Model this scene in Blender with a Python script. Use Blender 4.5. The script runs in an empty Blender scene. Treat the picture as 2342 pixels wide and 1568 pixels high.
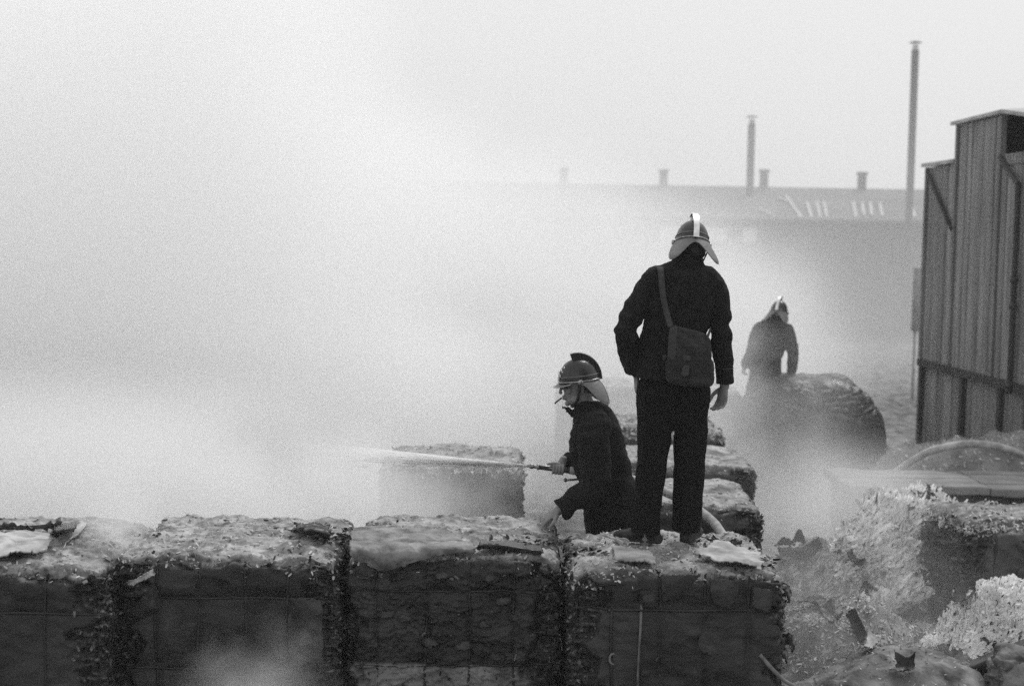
import bpy, bmesh, math, random
import numpy as np
from mathutils import Vector, Matrix
random.seed(7)
rng = np.random.default_rng(7)
R = math.radians
sc = bpy.context.scene
col = sc.collection

# ------------------------------------------------------------------ camera
CAM = Vector((0, 0, 2.96))
PITCH, ROLL, F = 4.24, 1.0, 3252.8          # F = focal length in units of a 2342 px wide frame
cd = bpy.data.cameras.new('camera'); cam = bpy.data.objects.new('camera', cd); col.objects.link(cam)
cd.lens = 50; cd.sensor_width = 36; cd.clip_end = 3000; cd.clip_start = .1
CR = (Matrix.Rotation(R(90 - PITCH), 4, 'X') @ Matrix.Rotation(R(ROLL), 4, 'Z'))
cam.matrix_world = Matrix.Translation(CAM) @ CR
cd.dof.use_dof = True; cd.dof.focus_distance = 8.1; cd.dof.aperture_fstop = 1.9
sc.camera = cam

# ------------------------------------------------------------------ sky and sun (overcast, thick smoke)
SUN_EL, SUN_AZ = 52, 28                     # sun behind the scene, a little to the right
w = bpy.data.worlds.new('World'); sc.world = w; w.use_nodes = True
nt = w.node_tree; nt.nodes.clear()
out = nt.nodes.new('ShaderNodeOutputWorld'); bg = nt.nodes.new('ShaderNodeBackground')
sky = nt.nodes.new('ShaderNodeTexSky'); sky.sky_type = 'NISHITA'; sky.sun_disc = False
sky.sun_elevation = R(SUN_EL); sky.sun_rotation = R(SUN_AZ); sky.dust_density = 6
bw = nt.nodes.new('ShaderNodeRGBToBW'); mx = nt.nodes.new('ShaderNodeMix')
mx.inputs[0].default_value = .12            # an overcast dome with a little of the clear sky's own gradient
mx.inputs[2].default_value = 6.9
nt.links.new(sky.outputs[0], bw.inputs[0]); nt.links.new(bw.outputs[0], mx.inputs[3])
nt.links.new(mx.outputs[0], bg.inputs[0]); bg.inputs[1].default_value = .1
nt.links.new(bg.outputs[0], out.inputs[0])
sd = bpy.data.lights.new('sun', 'SUN'); sd.energy = 1.5; sd.angle = R(14); sd.color = (1, 1, 1)
sun = bpy.data.objects.new('sun', sd); col.objects.link(sun)
sun.rotation_euler = Vector((math.sin(R(SUN_AZ)) * math.cos(R(SUN_EL)), math.cos(R(SUN_AZ)) * math.cos(R(SUN_EL)), math.sin(R(SUN_EL)))).to_track_quat('Z', 'Y').to_euler()
sc.view_settings.view_transform = 'Standard'; sc.view_settings.look = 'None'
sc.view_settings.exposure = .3; sc.view_settings.gamma = 1; sc.view_settings.use_curve_mapping = False
cy = sc.cycles
cy.max_bounces = 16; cy.diffuse_bounces = 6; cy.glossy_bounces = 2; cy.volume_bounces = 12; cy.transparent_max_bounces = 24
cy.volume_step_rate = 1.0; cy.volume_max_steps = 64
cy.use_denoising = False; cy.use_adaptive_sampling = False

# ------------------------------------------------------------------ helpers
_cr = np.array(CR.to_3x3()); _cp = np.array(CAM)
def W(px, py, Y):
    d = _cr @ np.array([(px - 1171) / F, (784 - py) / F, -1.0]); return Vector(_cp + d * (Y - _cp[1]) / d[1])
def Wz(px, py, z):
    d = _cr @ np.array([(px - 1171) / F, (784 - py) / F, -1.0]); return Vector(_cp + d * (z - _cp[2]) / d[2])

def tag(o, label=None, cat=None, group=None, kind=None):
    if label: o['label'] = label
    if cat: o['category'] = cat
    if group: o['group'] = group
    if kind: o['kind'] = kind
    return o
def empty(name, loc, label=None, cat=None, group=None, kind=None):
    o = bpy.data.objects.new(name, None); col.objects.link(o); o.location = loc; o.empty_display_size = .1
    return tag(o, label, cat, group, kind)
def mk(name, V, Fc, mat, parent=None, smooth=True, attrs=None):
    """V (n,3) in world space; Fc (m,3|4) ints"""
    V = np.asarray(V, dtype=np.float64); Fc = np.asarray(Fc, dtype=np.int32)
    if parent is not None: V = V - np.array(parent_world(parent))
    me = bpy.data.meshes.new(name); n, m, k = len(V), len(Fc), Fc.shape[1]
    me.vertices.add(n); me.vertices.foreach_set('co', V.astype(np.float32).ravel())
    me.loops.add(m * k); me.loops.foreach_set('vertex_index', Fc.ravel())
    me.polygons.add(m); me.polygons.foreach_set('loop_start', np.arange(0, m * k, k, dtype=np.int32))
    me.polygons.foreach_set('loop_total', np.full(m, k, dtype=np.int32))
    me.update(calc_edges=True)
    if smooth: me.polygons.foreach_set('use_smooth', np.ones(m, dtype=bool))
    for an, av in (attrs or {}).items():
        a = me.attributes.new(an, 'FLOAT', 'POINT'); a.data.foreach_set('value', np.asarray(av, dtype=np.float32))
    me.validate(); me.materials.append(mat)
    o = bpy.data.objects.new(name, me); col.objects.link(o)
    if parent is not None: o.parent = parent
    return o
def parent_world(p):
    v = Vector((0, 0, 0))
    while p is not None: v = v + p.location; p = p.parent
    return v

_perm = rng.permutation(4096).astype(np.int64)
_grad = rng.normal(size=(4096, 3)); _grad /= np.linalg.norm(_grad, axis=1)[:, None]
def pn(P):
    P = np.asarray(P, float) + 1000.37; I = np.floor(P).astype(np.int64); f = P - I; u = f * f * f * (f * (f * 6 - 15) + 10)
    r = np.zeros(len(P))
    for dx in (0, 1):
        for dy in (0, 1):
            for dz in (0, 1):
                h = _perm[(_perm[(_perm[(I[:, 0] + dx) & 4095] + I[:, 1] + dy) & 4095] + I[:, 2] + dz) & 4095]
                g = _grad[h]; d = f - np.array([dx, dy, dz])
                wt = (u[:, 0] if dx else 1 - u[:, 0]) * (u[:, 1] if dy else 1 - u[:, 1]) * (u[:, 2] if dz else 1 - u[:, 2])
                r += wt * (g * d).sum(1)
    return r * 1.6
def fbm(P, o=4, g=.5):
    P = np.asarray(P, float); r = 0; a = 1
    for k in range(o): r = r + a * pn(P * 2.03 ** k + k * 17.3); a *= g
    return r
def ss(a, b, x):
    t = np.clip((x - a) / (b - a), 0, 1); return t * t * (3 - 2 * t)

# ------------------------------------------------------------------ materials
def nm(name):
    m = bpy.data.materials.new(name); m.use_nodes = True; n = m.node_tree; b = n.nodes['Principled BSDF']; return m, n, b
def g4(v): return (v, v, v, 1)
def mat(name, lo, hi=None, scale=8, rough=.8, metal=0, bump=.0, bscale=60, spec=.3, stretch=(1, 1, 1), detail=5, contrast=(.35, .65)):
    m, n, b = nm(name); b.inputs['Roughness'].default_value = rough; b.inputs['Metallic'].default_value = metal
    b.inputs['Specular IOR Level'].default_value = spec
    tc = n.nodes.new('ShaderNodeTexCoord'); mp = n.nodes.new('ShaderNodeMapping'); mp.inputs['Scale'].default_value = stretch
    n.links.new(tc.outputs['Object'], mp.inputs[0])
    if hi is None: b.inputs['Base Color'].default_value = g4(lo)
    else:
        t = n.nodes.new('ShaderNodeTexNoise'); t.inputs['Scale'].default_value = scale; t.inputs['Detail'].default_value = detail
        r = n.nodes.new('ShaderNodeValToRGB'); r.color_ramp.elements[0].color = g4(lo); r.color_ramp.elements[1].color = g4(hi)
        r.color_ramp.elements[0].position, r.color_ramp.elements[1].position = contrast
        n.links.new(mp.outputs[0], t.inputs[0]); n.links.new(t.outputs[0], r.inputs[0]); n.links.new(r.outputs[0], b.inputs['Base Color'])
    if bump:
        t2 = n.nodes.new('ShaderNodeTexNoise'); t2.inputs['Scale'].default_value = bscale; t2.inputs['Detail'].default_value = 4
        bp = n.nodes.new('ShaderNodeBump'); bp.inputs['Strength'].default_value = bump; bp.inputs['Distance'].default_value = .02
        n.links.new(mp.outputs[0], t2.inputs[0]); n.links.new(t2.outputs[0], bp.inputs['Height']); n.links.new(bp.outputs[0], b.inputs['Normal'])
    return m
def bale_mat(name, wlo=.006, whi=.04, plo=.17, phi=.46):
    m, n, b = nm(name); L = n.links
    tc = n.nodes.new('ShaderNodeTexCoord')
    def noise(s, d=5, st=(1, 1, 1), rough=.55):
        mp = n.nodes.new('ShaderNodeMapping'); mp.inputs['Scale'].default_value = st; L.new(tc.outputs['Object'], mp.inputs[0])
        t = n.nodes.new('ShaderNodeTexNoise'); t.inputs['Scale'].default_value = s; t.inputs['Detail'].default_value = d; t.inputs['Roughness'].default_value = rough
        L.new(mp.outputs[0], t.inputs[0]); return t.outputs[0]
    def ramp(x, a, b_, pa, pb):
        r = n.nodes.new('ShaderNodeValToRGB'); r.color_ramp.elements[0].color = g4(a); r.color_ramp.elements[1].color = g4(b_)
        r.color_ramp.elements[0].position, r.color_ramp.elements[1].position = pa, pb; L.new(x, r.inputs[0]); return r.outputs[0]
    def mixc(f, a, b_):
        q = n.nodes.new('ShaderNodeMix'); q.data_type = 'RGBA'; L.new(f, q.inputs[0]); L.new(a, q.inputs[6]); L.new(b_, q.inputs[7]); return q.outputs[2]
    def attr(a):
        q = n.nodes.new('ShaderNodeAttribute'); q.attribute_name = a; return q.outputs['Fac']
    wrap = ramp(noise(3.5, 8), wlo, whi, .38, .66)
    wrap2 = ramp(noise(9, 9, (1, 1, 1.6), .7), .0, .06, .52, .78)
    add = n.nodes.new('ShaderNodeMix'); add.data_type = 'RGBA'; add.blend_type = 'ADD'; add.inputs[0].default_value = .6; L.new(wrap, add.inputs[6]); L.new(wrap2, add.inputs[7])
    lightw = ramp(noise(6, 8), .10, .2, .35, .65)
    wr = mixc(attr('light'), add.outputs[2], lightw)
    paper = ramp(noise(11, 9, (1, 1, 1), .7), plo, phi, .36, .58)
    specks = ramp(noise(26, 6, (1, 1.6, 1), .6), .12, 1, .33, .43)
    mul = n.nodes.new('ShaderNodeMix'); mul.data_type = 'RGBA'; mul.blend_type = 'MULTIPLY'; mul.inputs[0].default_value = .9; L.new(paper, mul.inputs[6]); L.new(specks, mul.inputs[7])
    st = ramp(noise(2.6, 6, (1, 1, 1), .65), .38, 1, .38, .58)
    mul2 = n.nodes.new('ShaderNodeMix'); mul2.data_type = 'RGBA'; mul2.blend_type = 'MULTIPLY'; mul2.inputs[0].default_value = 1; L.new(mul.outputs[2], mul2.inputs[6]); L.new(st, mul2.inputs[7]); mul = mul2
    rough = ramp(noise(30, 8, (1, 1, 1.5), .75), .012, .24, .52, .72)
    c = mixc(attr('pale'), wr, mul.outputs[2]); c = mixc(attr('rough'), c, rough)
    L.new(c, b.inputs['Base Color'])
    rr = ramp(noise(7, 4), .24, .7, .35, .6); L.new(rr, b.inputs['Roughness']); b.inputs['Specular IOR Level'].default_value = .4
    bp = n.nodes.new('ShaderNodeBump'); bp.inputs['Strength'].default_value = .7; bp.inputs['Distance'].default_value = .011
    L.new(noise(45, 7, (1, 1, 1.3), .7), bp.inputs['Height']); L.new(bp.outputs[0], b.inputs['Normal'])
    return m

M = {}
M['bale'] = bale_mat('scorched_bale_paper')
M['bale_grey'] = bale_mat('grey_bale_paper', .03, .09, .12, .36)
M['strap'] = mat('strap_steel', .014, rough=.5, spec=.5)
M['strap_pale'] = mat('strap_pale', .10, .2, 20, .7)
M['shred_dark'] = mat('charred_shreds', .012, .2, 23, .75, contrast=(.5, .66))
M['shred_pale'] = mat('pale_shreds', .22, .6, 14, .85, contrast=(.35, .6))
M['sheet_pale'] = mat('pale_board', .24, .5, 9, .8, bump=.5, bscale=30, detail=9)
M['fold'] = mat('folded_wrapper', .016, .055, 5, .5, bump=.4, bscale=25, detail=8)
M['sheet_dark'] = mat('dark_wrapper', .014, .055, 9, .45, bump=.4, bscale=25)
M['cloth'] = mat('dark_wool', .009, .018, 30, .95, bump=.25, bscale=260, spec=.12)
M['trouser'] = mat('trouser_wool', .0065, .010, 30, .95, bump=.25, bscale=260, spec=.10)
M['cloth_far'] = mat('worn_wool', .02, .03, 20, .95, spec=.1)
M['leather'] = mat('helmet_leather', .010, .028, 18, .27, bump=.15, bscale=90, spec=.5)
M['leather_grey'] = mat('neck_leather', .13, .2, 12, .5, bump=.2, bscale=60)
M['brass'] = mat('polished_brass', .62, .8, 30, .28, metal=1, contrast=(.4, .6))
M['brass_dull'] = mat('dull_brass', .22, .42, 60, .34, metal=1)
M['canvas'] = mat('satchel_canvas', .014, .034, 14, .85, bump=.5, bscale=180)
M['canvas_strap'] = mat('satchel_webbing', .036, .056, 40, .85)
M['skin'] = mat('skin', .17, .26, 16, .55, bump=.15, bscale=140)
M['hair'] = mat('hair', .02, .04, 60, .7)
M['boot'] = mat('boot_leather', .005, .028, 22, .55, bump=.4, bscale=50)
M['button'] = mat('button_metal', .5, metal=1, rough=.35)
M['hose'] = mat('hose_canvas', .26, .42, 20, .85, bump=.3, bscale=200)
M['nozzle'] = mat('nozzle_brass', .12, .3, 40, .35, metal=.8)
M['ground'] = mat('sodden_ground', .07, .2, 1.3, .95, bump=.8, bscale=9)
M['ash'] = mat('ash_debris', .06, .24, 5, .95, bump=.9, bscale=14, detail=9)
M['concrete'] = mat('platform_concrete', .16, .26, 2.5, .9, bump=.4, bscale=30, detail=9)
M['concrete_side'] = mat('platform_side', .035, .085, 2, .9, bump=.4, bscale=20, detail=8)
M['brick'] = mat('sooty_wall', .05, .08, .6, .9)
M['roofing'] = mat('roof_felt', .10, .14, .4, .9)
M['roof_edge'] = mat('roof_zinc', .25, .4, 4, .6)
M['board'] = mat('weathered_board', .13, .25, 2.2, .85, bump=.5, bscale=20, stretch=(5, 5, .35), detail=9)
M['board_dark'] = mat('band_board', .03, .05, 3, .85)
M['void'] = mat('shed_inside_shade', .006, rough=1, spec=0)  # near-black colour puts the shade of the shed interior into the material
M['pipe'] = mat('sooty_pipe', .03, .045, 3, .6)
M['pipe_cap'] = mat('cap_zinc', .35, .5, 3, .5)
M['glass'] = mat('roof_glass', .7, rough=.3)
# ------------------------------------------------------------------ ground
def grid(x0, x1, y0, y1, nx, ny, zf):
    X, Y = np.meshgrid(np.linspace(x0, x1, nx), np.linspace(y0, y1, ny)); P = np.stack([X.ravel(), Y.ravel()], 1)
    V = np.column_stack([P, zf(P[:, 0], P[:, 1])])
    i = np.arange(nx * ny).reshape(ny, nx)
    return V, np.stack([i[:-1, :-1].ravel(), i[:-1, 1:].ravel(), i[1:, 1:].ravel(), i[1:, :-1].ravel()], 1)
V, Fc = grid(-1500, 1500, -200, 2500, 40, 40, lambda x, y: np.full(len(x), -.03))
tag(mk('ground', V, Fc, M['ground']), kind='structure', label='flat sodden yard ground running to the horizon')
def nearz(x, y):
    P = np.column_stack([x, y, x * 0])
    edge = np.minimum(np.minimum(ss(-14, -12, x), ss(15, 13, x)), np.minimum(ss(5, 6, y), ss(42, 36, y)))
    z = .04 + .10 * fbm(P * .7, 5) + .05 * np.abs(fbm(P * 3.1, 4))
    z = z + .40 * ss(.75, .35, np.hypot((x - .65) / 1.0, (y - 9.25) / .55))       # trodden heap the second man stands on
    z = z + .30 * np.exp(-((x - 3.0) / .8) ** 2 - ((y - 16.6) / 1.2) ** 2)
    return -.05 + (z + .02) * edge
V, Fc = grid(-14, 15, 5, 42, 260, 330, nearz)
tag(mk('ground_debris', V, Fc, M['ash']), kind='structure', label='uneven ground of ash and trodden paper around the bales')

# ------------------------------------------------------------------ loose flakes
def flakes(P, N, n, smin, smax, asp=3, lie=.5, seed=0, dirv=None):
    """n bent strips scattered over points P with normals N: one mesh of geometry"""
    r = np.random.default_rng(seed); idx = r.integers(0, len(P), n); p = P[idx]; nn = N[idx]
    a = r.normal(size=(n, 3))
    if dirv is not None: a = a * .55 + np.array(dirv)
    a = a - nn * (a * nn).sum(1)[:, None] * lie; a /= np.linalg.norm(a, axis=1)[:, None]
    b = np.cross(nn + .6 * r.normal(size=(n, 3)) * (1 - lie * .5), a); b /= np.linalg.norm(b, axis=1)[:, None]
    c = np.cross(a, b); L = r.uniform(smin, smax, n)[:, None]; Wd = L / (asp * r.uniform(.7, 1.5, n)[:, None])
    c *= np.sign((c * nn).sum(1))[:, None] + 1e-9
    bend = r.uniform(-.1, .45, n)[:, None] * L
    V = np.stack([p - a * L / 2 - b * Wd / 2, p - a * L / 2 + b * Wd / 2, p - b * Wd * .6 + c * bend * .5, p + b * Wd * .5 + c * bend * .5,
                  p + a * L / 2 - b * Wd * .4 + c * bend * 1.3, p + a * L / 2 + b * Wd * .3 + c * bend * 1.3], 1)
    V = V + nn[:, None, :] * .003
    q = np.array([[0, 1, 3, 2], [2, 3, 5, 4]]); Fq = (np.arange(n)[:, None, None] * 6 + q).reshape(-1, 4)
    return V.reshape(-1, 3), Fq
def normals(V, Fc):
    a, b, c = V[Fc[:, 0]], V[Fc[:, 1]], V[Fc[:, 2]]; fn = np.cross(b - a, c - a); n = np.zeros_like(V)
    for k in range(Fc.shape[1]): np.add.at(n, Fc[:, k], fn)
    return n / (np.linalg.norm(n, axis=1)[:, None] + 1e-12)

# ------------------------------------------------------------------ bales
def boxgrid(hx, hy, hz, s, faces='fblrt'):
    Vs, Fs, off = [], [], 0
    def face(ax, sg, ua, va, res=1):
        nonlocal off
        h = [hx, hy, hz]; nu = max(4, int(2 * h[ua] / s / res)); nv = max(4, int(2 * h[va] / s / res))
        U, Vv = np.meshgrid(np.linspace(-h[ua], h[ua], nu + 1), np.linspace(-h[va], h[va], nv + 1))
        P = np.zeros((U.size, 3)); P[:, ua] = U.ravel(); P[:, va] = Vv.ravel(); P[:, ax] = sg * h[ax]
        i = np.arange(U.size).reshape(nv + 1, nu + 1) + off
        q = np.stack([i[:-1, :-1].ravel(), i[:-1, 1:].ravel(), i[1:, 1:].ravel(), i[1:, :-1].ravel()], 1)
        cross = {(1, 2): 0, (2, 0): 1, (0, 1): 2}
        if (sg < 0) == ((ua, va) in cross): q = q[:, ::-1]
        Vs.append(P); Fs.append(q); off += U.size
    face(1, -1, 0, 2); face(1, 1, 0, 2); face(0, -1, 1, 2); face(0, 1, 1, 2); face(2, 1, 0, 1); face(2, -1, 0, 1)
    V = np.concatenate(Vs); Fc = np.concatenate(Fs)
    _, ix, inv = np.unique(np.round(V * 2e4).astype(np.int64), axis=0, return_index=True, return_inverse=True)
    return V[ix], inv.ravel()[Fc]

class Bale:
    palek = 1.
    def __init__(s, name, label, loc, size, yaw=0, seed=1, res=.009, vs=(), hs=(), roughL=.08, roughR=.1, wrinkle=1., peel=0., lightz=None, rad=.05, mat_=None,
                 cat='bale', group='pressed paper bales in the front row', topn=1., rim=.03, front_pale=0, palek=1., lean=(0, 0), strapw=.012):
        s.size = np.array(size); s.h = s.size / 2; s.seed = seed; s.vs, s.hs = list(vs), list(hs); s.rad = rad; s.lean = lean
        s.rL, s.rR, s.wr, s.peel, s.lightz, s.topn, s.rim = roughL, roughR, wrinkle, peel, lightz, topn, rim
        s.loc = Vector(loc); s.yaw = yaw; s.palek = palek; s.root = empty(name, loc, label, cat, group); s.strapw = strapw
        s.T = np.array(Matrix.Rotation(R(yaw), 3, 'Z')); s.c = np.array(s.loc) + np.array([0, 0, s.h[2]])
        V, Fc = boxgrid(*s.h, res); Q, A = s.surf(V)
        s.Q = Q; s.N = normals(Q, Fc); s.A = A; s.P = V; s.Fc = Fc
        s.body = mk('paper_block', Q, Fc, mat_ or M['bale'], s.root, attrs=A)
        for x, z0, z1, m in s.vs_full(): s.strap('v', x, z0, z1, m)
        for z, x0, x1, m in [(q + (None,) * 4)[:4] if isinstance(q, tuple) else (q, None, None, None) for q in s.hs]: s.strap('h', z, x0, x1, m)
    def vs_full(s): return [(q + (None,) * 4)[:4] if isinstance(q, tuple) else (q, None, None, None) for q in s.vs]
    def surf(s, P, off=0.):
        h = s.h; r = s.rad; P = np.asarray(P, float); inner = np.clip(P, -(h - r), h - r); d = P - inner; n = d / (np.linalg.norm(d, axis=1)[:, None] + 1e-12)
        Q = inner + n * r; x, y, z = Q.T; o = s.seed * 31.7; Qo = Q + o
        e = ss(.03, .22, 1 - np.abs(n).max(1))
        fr = ss(.6, .95, np.abs(n[:, 1])); tp = ss(.6, .95, n[:, 2]); sd = ss(.6, .95, np.abs(n[:, 0]))
        nz = fbm(Qo * 6, 4); nz2 = fbm(Qo * np.array([3, 3, 9]) + 5, 4)
        dl = h[0] + x; dr = h[0] - x; dt = h[2] - z
        ro = np.maximum(ss(s.rL + .05, s.rL - .03, dl + .09 * nz + .05 * nz2), ss(s.rR + .05, s.rR - .03, dr + .09 * nz + .05 * nz2))
        ri = ss(s.rim + .018, s.rim - .012, dt + .05 * nz + .02 * nz2) * (1 - tp) * (1 - ro)
        ro = ro * (1 - tp)
        ro = np.maximum(ro, .8 * e * (1 - .6 * tp) * ss(-.1, .25, nz))
        ro = ro * (1 - .9 * ri)
        rs = np.maximum(np.maximum(ro * (1 - .3 * sd), .6 * e), .8 * ri)
        # rolling shape, crushed corners, layered edges
        k = .018 * fbm(Qo * 2.2, 3) - .02 * rs
        k += rs * (.050 * np.abs(fbm(Qo * 8, 4)) - .028 + .016 * np.sign(pn(Qo * np.array([7, 7, 38]))) * ss(0, .2, np.abs(pn(Qo * np.array([7, 7, 38])))))
        k += rs * .014 * pn(Qo * 48)
        k += tp * s.topn * (.022 * fbm(Qo * 5, 4) + .007 * fbm(Qo * 24, 3) + .010 * ss(.12, .2, fbm(Qo * np.array([4, 7, 4]) + 9, 3)))
        # panels bulge between straps, fine creases
        zz = z
        fx = np.sort(np.array([-h[0]] + [q[0] if isinstance(q, tuple) else q for q in s.vs] + [h[0]]))
        fz = np.sort(np.array([-h[2]] + [(q[0] if isinstance(q, tuple) else q) for q in s.hs] + [h[2]]))
        def pil(v, f):
            i = np.clip(np.searchsorted(f, v) - 1, 0, len(f) - 2); t = (v - f[i]) / (f[i + 1] - f[i] + 1e-9); return 1 - np.abs(2 * t - 1) ** 5, i
        px, ix = pil(x, fx); pz, iz = pil(z, fz)
        cell = (np.sin(ix * 12.9 + iz * 78.2 + s.seed * 3.3) * .5)
        ff = fr * (1 - rs)
        k += ff * (.019 * px * pz * (1 + cell * .8) - .010)
        k += ff * s.wr * (.012 * (ss(.0, .5, 1 - 3 * np.abs(pn(Qo * np.array([2.6, 2.6, 3.4]) + cell[:, None] * 5 + .8 * pn(Qo * 2)[:, None]))) - .3) + .005 * (1 - 4 * np.abs(pn(Qo * np.array([5, 5, 11.]) + 3)))) + ff * s.wr * (.006 * fbm(Qo * np.array([4, 4, 13]), 4) + .010 * pn(Qo * np.array([2.2, 2.2, 6.]) + cell[:, None] * 9))
        if s.peel:
            t = fbm(Qo * np.array([3.2, 3.2, 9]) + cell[:, None] * 3, 4) * 3 + z * 5
            st = t - np.floor(t); k += ff * s.peel * (.020 * st * ss(1., .86, st))
            t2 = fbm(Qo * np.array([7, 7, 12]) + 40, 3); k += ff * s.peel * .010 * ss(.1, .14, t2)
        k += off
        D = Q + n * k[:, None]
        D[:, 0] += s.lean[0] * (z + h[2]); D[:, 1] += s.lean[1] * (z + h[2])
        up = ss(h[2] - .25, h[2], z); dr_ = np.exp(-np.clip(dl, 0, 9) / .07) + np.exp(-np.clip(dr, 0, 9) / .07)
        D[:, 2] -= up * dr_ * (.045 + .06 * np.abs(nz)) + .03 * up * np.exp(-(h[1] + y) / .08) * ss(-.1, .3, nz2)
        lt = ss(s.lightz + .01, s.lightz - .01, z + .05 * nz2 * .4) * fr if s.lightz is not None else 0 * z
        chr_ = ss(.1, .38, fbm(Qo * np.array([5, 5, 5]) + 60, 4) + .35 * np.exp(-np.minimum(dl, dr) / .12) - .12)
        ro = np.maximum(ro, .5 * chr_ * tp)
        pale = np.maximum(np.maximum(tp, e * (n[:, 2] > .35) * .9), ri * ss(-.3, .1, fbm(Qo * 22, 3))) * s.palek
        return D @ s.T.T + s.c, {'pale': pale, 'rough': np.clip(ro, 0, 1), 'light': lt}
    def pt(s, x, z, off=.0):       # a point of the front face (local x, local z from the centre)
        return s.surf(np.array([[x, -s.h[1], z]]), off)[0][0]
    def strap(s, kind, a, b0, b1, m, wd=None, top=False):
        wd = wd or s.strapw; h = s.h; n = 60
        if kind == 'v':
            z0 = -h[2] if b0 is None else b0; z1 = h[2] if b1 is None else b1; t = np.linspace(z0, z1, n)
            c = np.column_stack([np.full(n, a) + .006 * np.sin(t * 7 + a * 9), np.full(n, -h[1]), t])
            if b1 is None:
                u = np.linspace(-h[1], h[1], 24)[1:]; c = c if not top else np.vstack([c, np.column_stack([np.full(23, a), u, np.full(23, h[2])])])
            side = np.array([1, 0, 0])
        else:
            x0 = -h[0] if b0 is None else b0; x1 = h[0] if b1 is None else b1; t = np.linspace(x0, x1, n)
            c = np.column_stack([t, np.full(n, -h[1]), np.full(n, a) + .004 * np.sin(t * 6)]); side = np.array([0, 0, 1])
        l = s.surf(c - side * wd / 2, .004)[0]; r_ = s.surf(c + side * wd / 2, .004)[0]
        l0 = s.surf(c - side * wd / 2, -.006)[0]; r0 = s.surf(c + side * wd / 2, -.006)[0]
        N = len(c); V = np.concatenate([l, r_, l0, r0]); i = np.arange(N - 1)
        q = np.concatenate([np.stack([i, i + N, i + N + 1, i + 1], 1), np.stack([i + 2 * N, i, i + 1, i + 1 + 2 * N], 1), np.stack([i + N, i + 3 * N, i + 3 * N + 1, i + N + 1], 1)])
        mk('strap', V, q, m or M['strap'], s.root)
    def shreds(s, n_dark, n_pale, smin=.012, smax=.05, where=None, seed=0):
        w_ = np.maximum(s.A['rough'], .35 * ss(.05, .3, 1 - np.abs(s.N).max(1))) * (s.Q[:, 1] < s.c[1] + s.h[1] * .9)
        w_ = w_ * (s.Q[:, 2] > s.c[2] + s.h[2] - .95) * (1 - .88 * ss(.6, .9, s.N[:, 2]))
        for nn, m, tpw in ((n_dark, M['shred_dark'], 0), (n_pale, M['shred_pale'], 1)):
            if not nn: continue
            ww = w_ if not tpw else np.maximum(s.A['pale'] * .05, np.maximum(w_, s.A['pale'] * (s.Q[:, 2] > s.c[2] + s.h[2] - .14) * (s.N[:, 1] < -.25)) * (s.Q[:, 2] > s.c[2] + s.h[2] - .12))
            p = ww / ww.sum(); pick = rng.choice(len(p), nn * 2, p=p)
            V, q = flakes(s.Q[pick], s.N[pick], nn, smin * (.7 if tpw else .8), smax * (.5 if tpw else .75), 2.2, .5 if not tpw else .9, seed + s.seed * 7 + tpw)
            o = mk('torn_paper', V, q, m, s.root, smooth=False); o['kind'] = 'stuff'

def sheet(name, pts, mat_, parent, thick=.006, sub=14, amp=.006, seed=0, freq=9):
    """a bent sheet through a control net pts[rows][cols] of world points, with thickness"""
    A = np.array([[list(p) for p in row] for row in pts], float); nr, nc = A.shape[:2]
    def res(A, m, ax):
        n = A.shape[ax]; t = np.linspace(0, n - 1, m); i = np.clip(t.astype(int), 0, n - 2); f = t - i
        f = f.reshape([-1 if k == ax else 1 for k in range(A.ndim)])
        im = np.clip(i - 1, 0, n - 1); i2 = np.clip(i + 2, 0, n - 1)
        p0, p1, p2, p3 = [np.take(A, j, axis=ax) for j in (im, i, i + 1, i2)]
        return .5 * ((2 * p1) + (-p0 + p2) * f + (2 * p0 - 5 * p1 + 4 * p2 - p3) * f * f + (-p0 + 3 * p1 - 3 * p2 + p3) * f ** 3)
    mr, mc = (nr - 1) * sub + 1, (nc - 1) * sub + 1
    G = res(res(A, mr, 0), mc, 1).reshape(-1, 3)
    i = np.arange(mr * mc).reshape(mr, mc); q = np.stack([i[:-1, :-1].ravel(), i[:-1, 1:].ravel(), i[1:, 1:].ravel(), i[1:, :-1].ravel()], 1)
    N = normals(G, q); G = G + N * (amp * fbm(G * freq + seed * 13, 4))[:, None]
    # ragged border
    b = np.zeros(len(G), bool); b[i[0]] = b[i[-1]] = True; b[i[:, 0]] = b[i[:, -1]] = True
    G[b] += (rng.normal(size=(b.sum(), 3)) * .004)
    N = normals(G, q); B = G - N * thick; n = len(G)
    rim = np.concatenate([i[0], i[1:, -1], i[-1][::-1][1:], i[:, 0][::-1][1:]]); a_, b_ = rim[:-1], rim[1:]
    V = np.concatenate([G, B]); Fq = np.concatenate([q, q[:, ::-1] + n, np.stack([a_, a_ + n, b_ + n, b_], 1)])
    return mk(name, V, Fq, mat_, parent)

TOP = 1.2
def front(pxl, pxr, pyf, ztop=TOP):
    a = Wz(pxl, pyf, ztop); b = Wz(pxr, pyf, ztop); Y = (a.y + b.y) / 2
    l = W(pxl, pyf, Y).x; r = W(pxr, pyf, Y).x; return (l + r) / 2, Y, r - l
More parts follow.
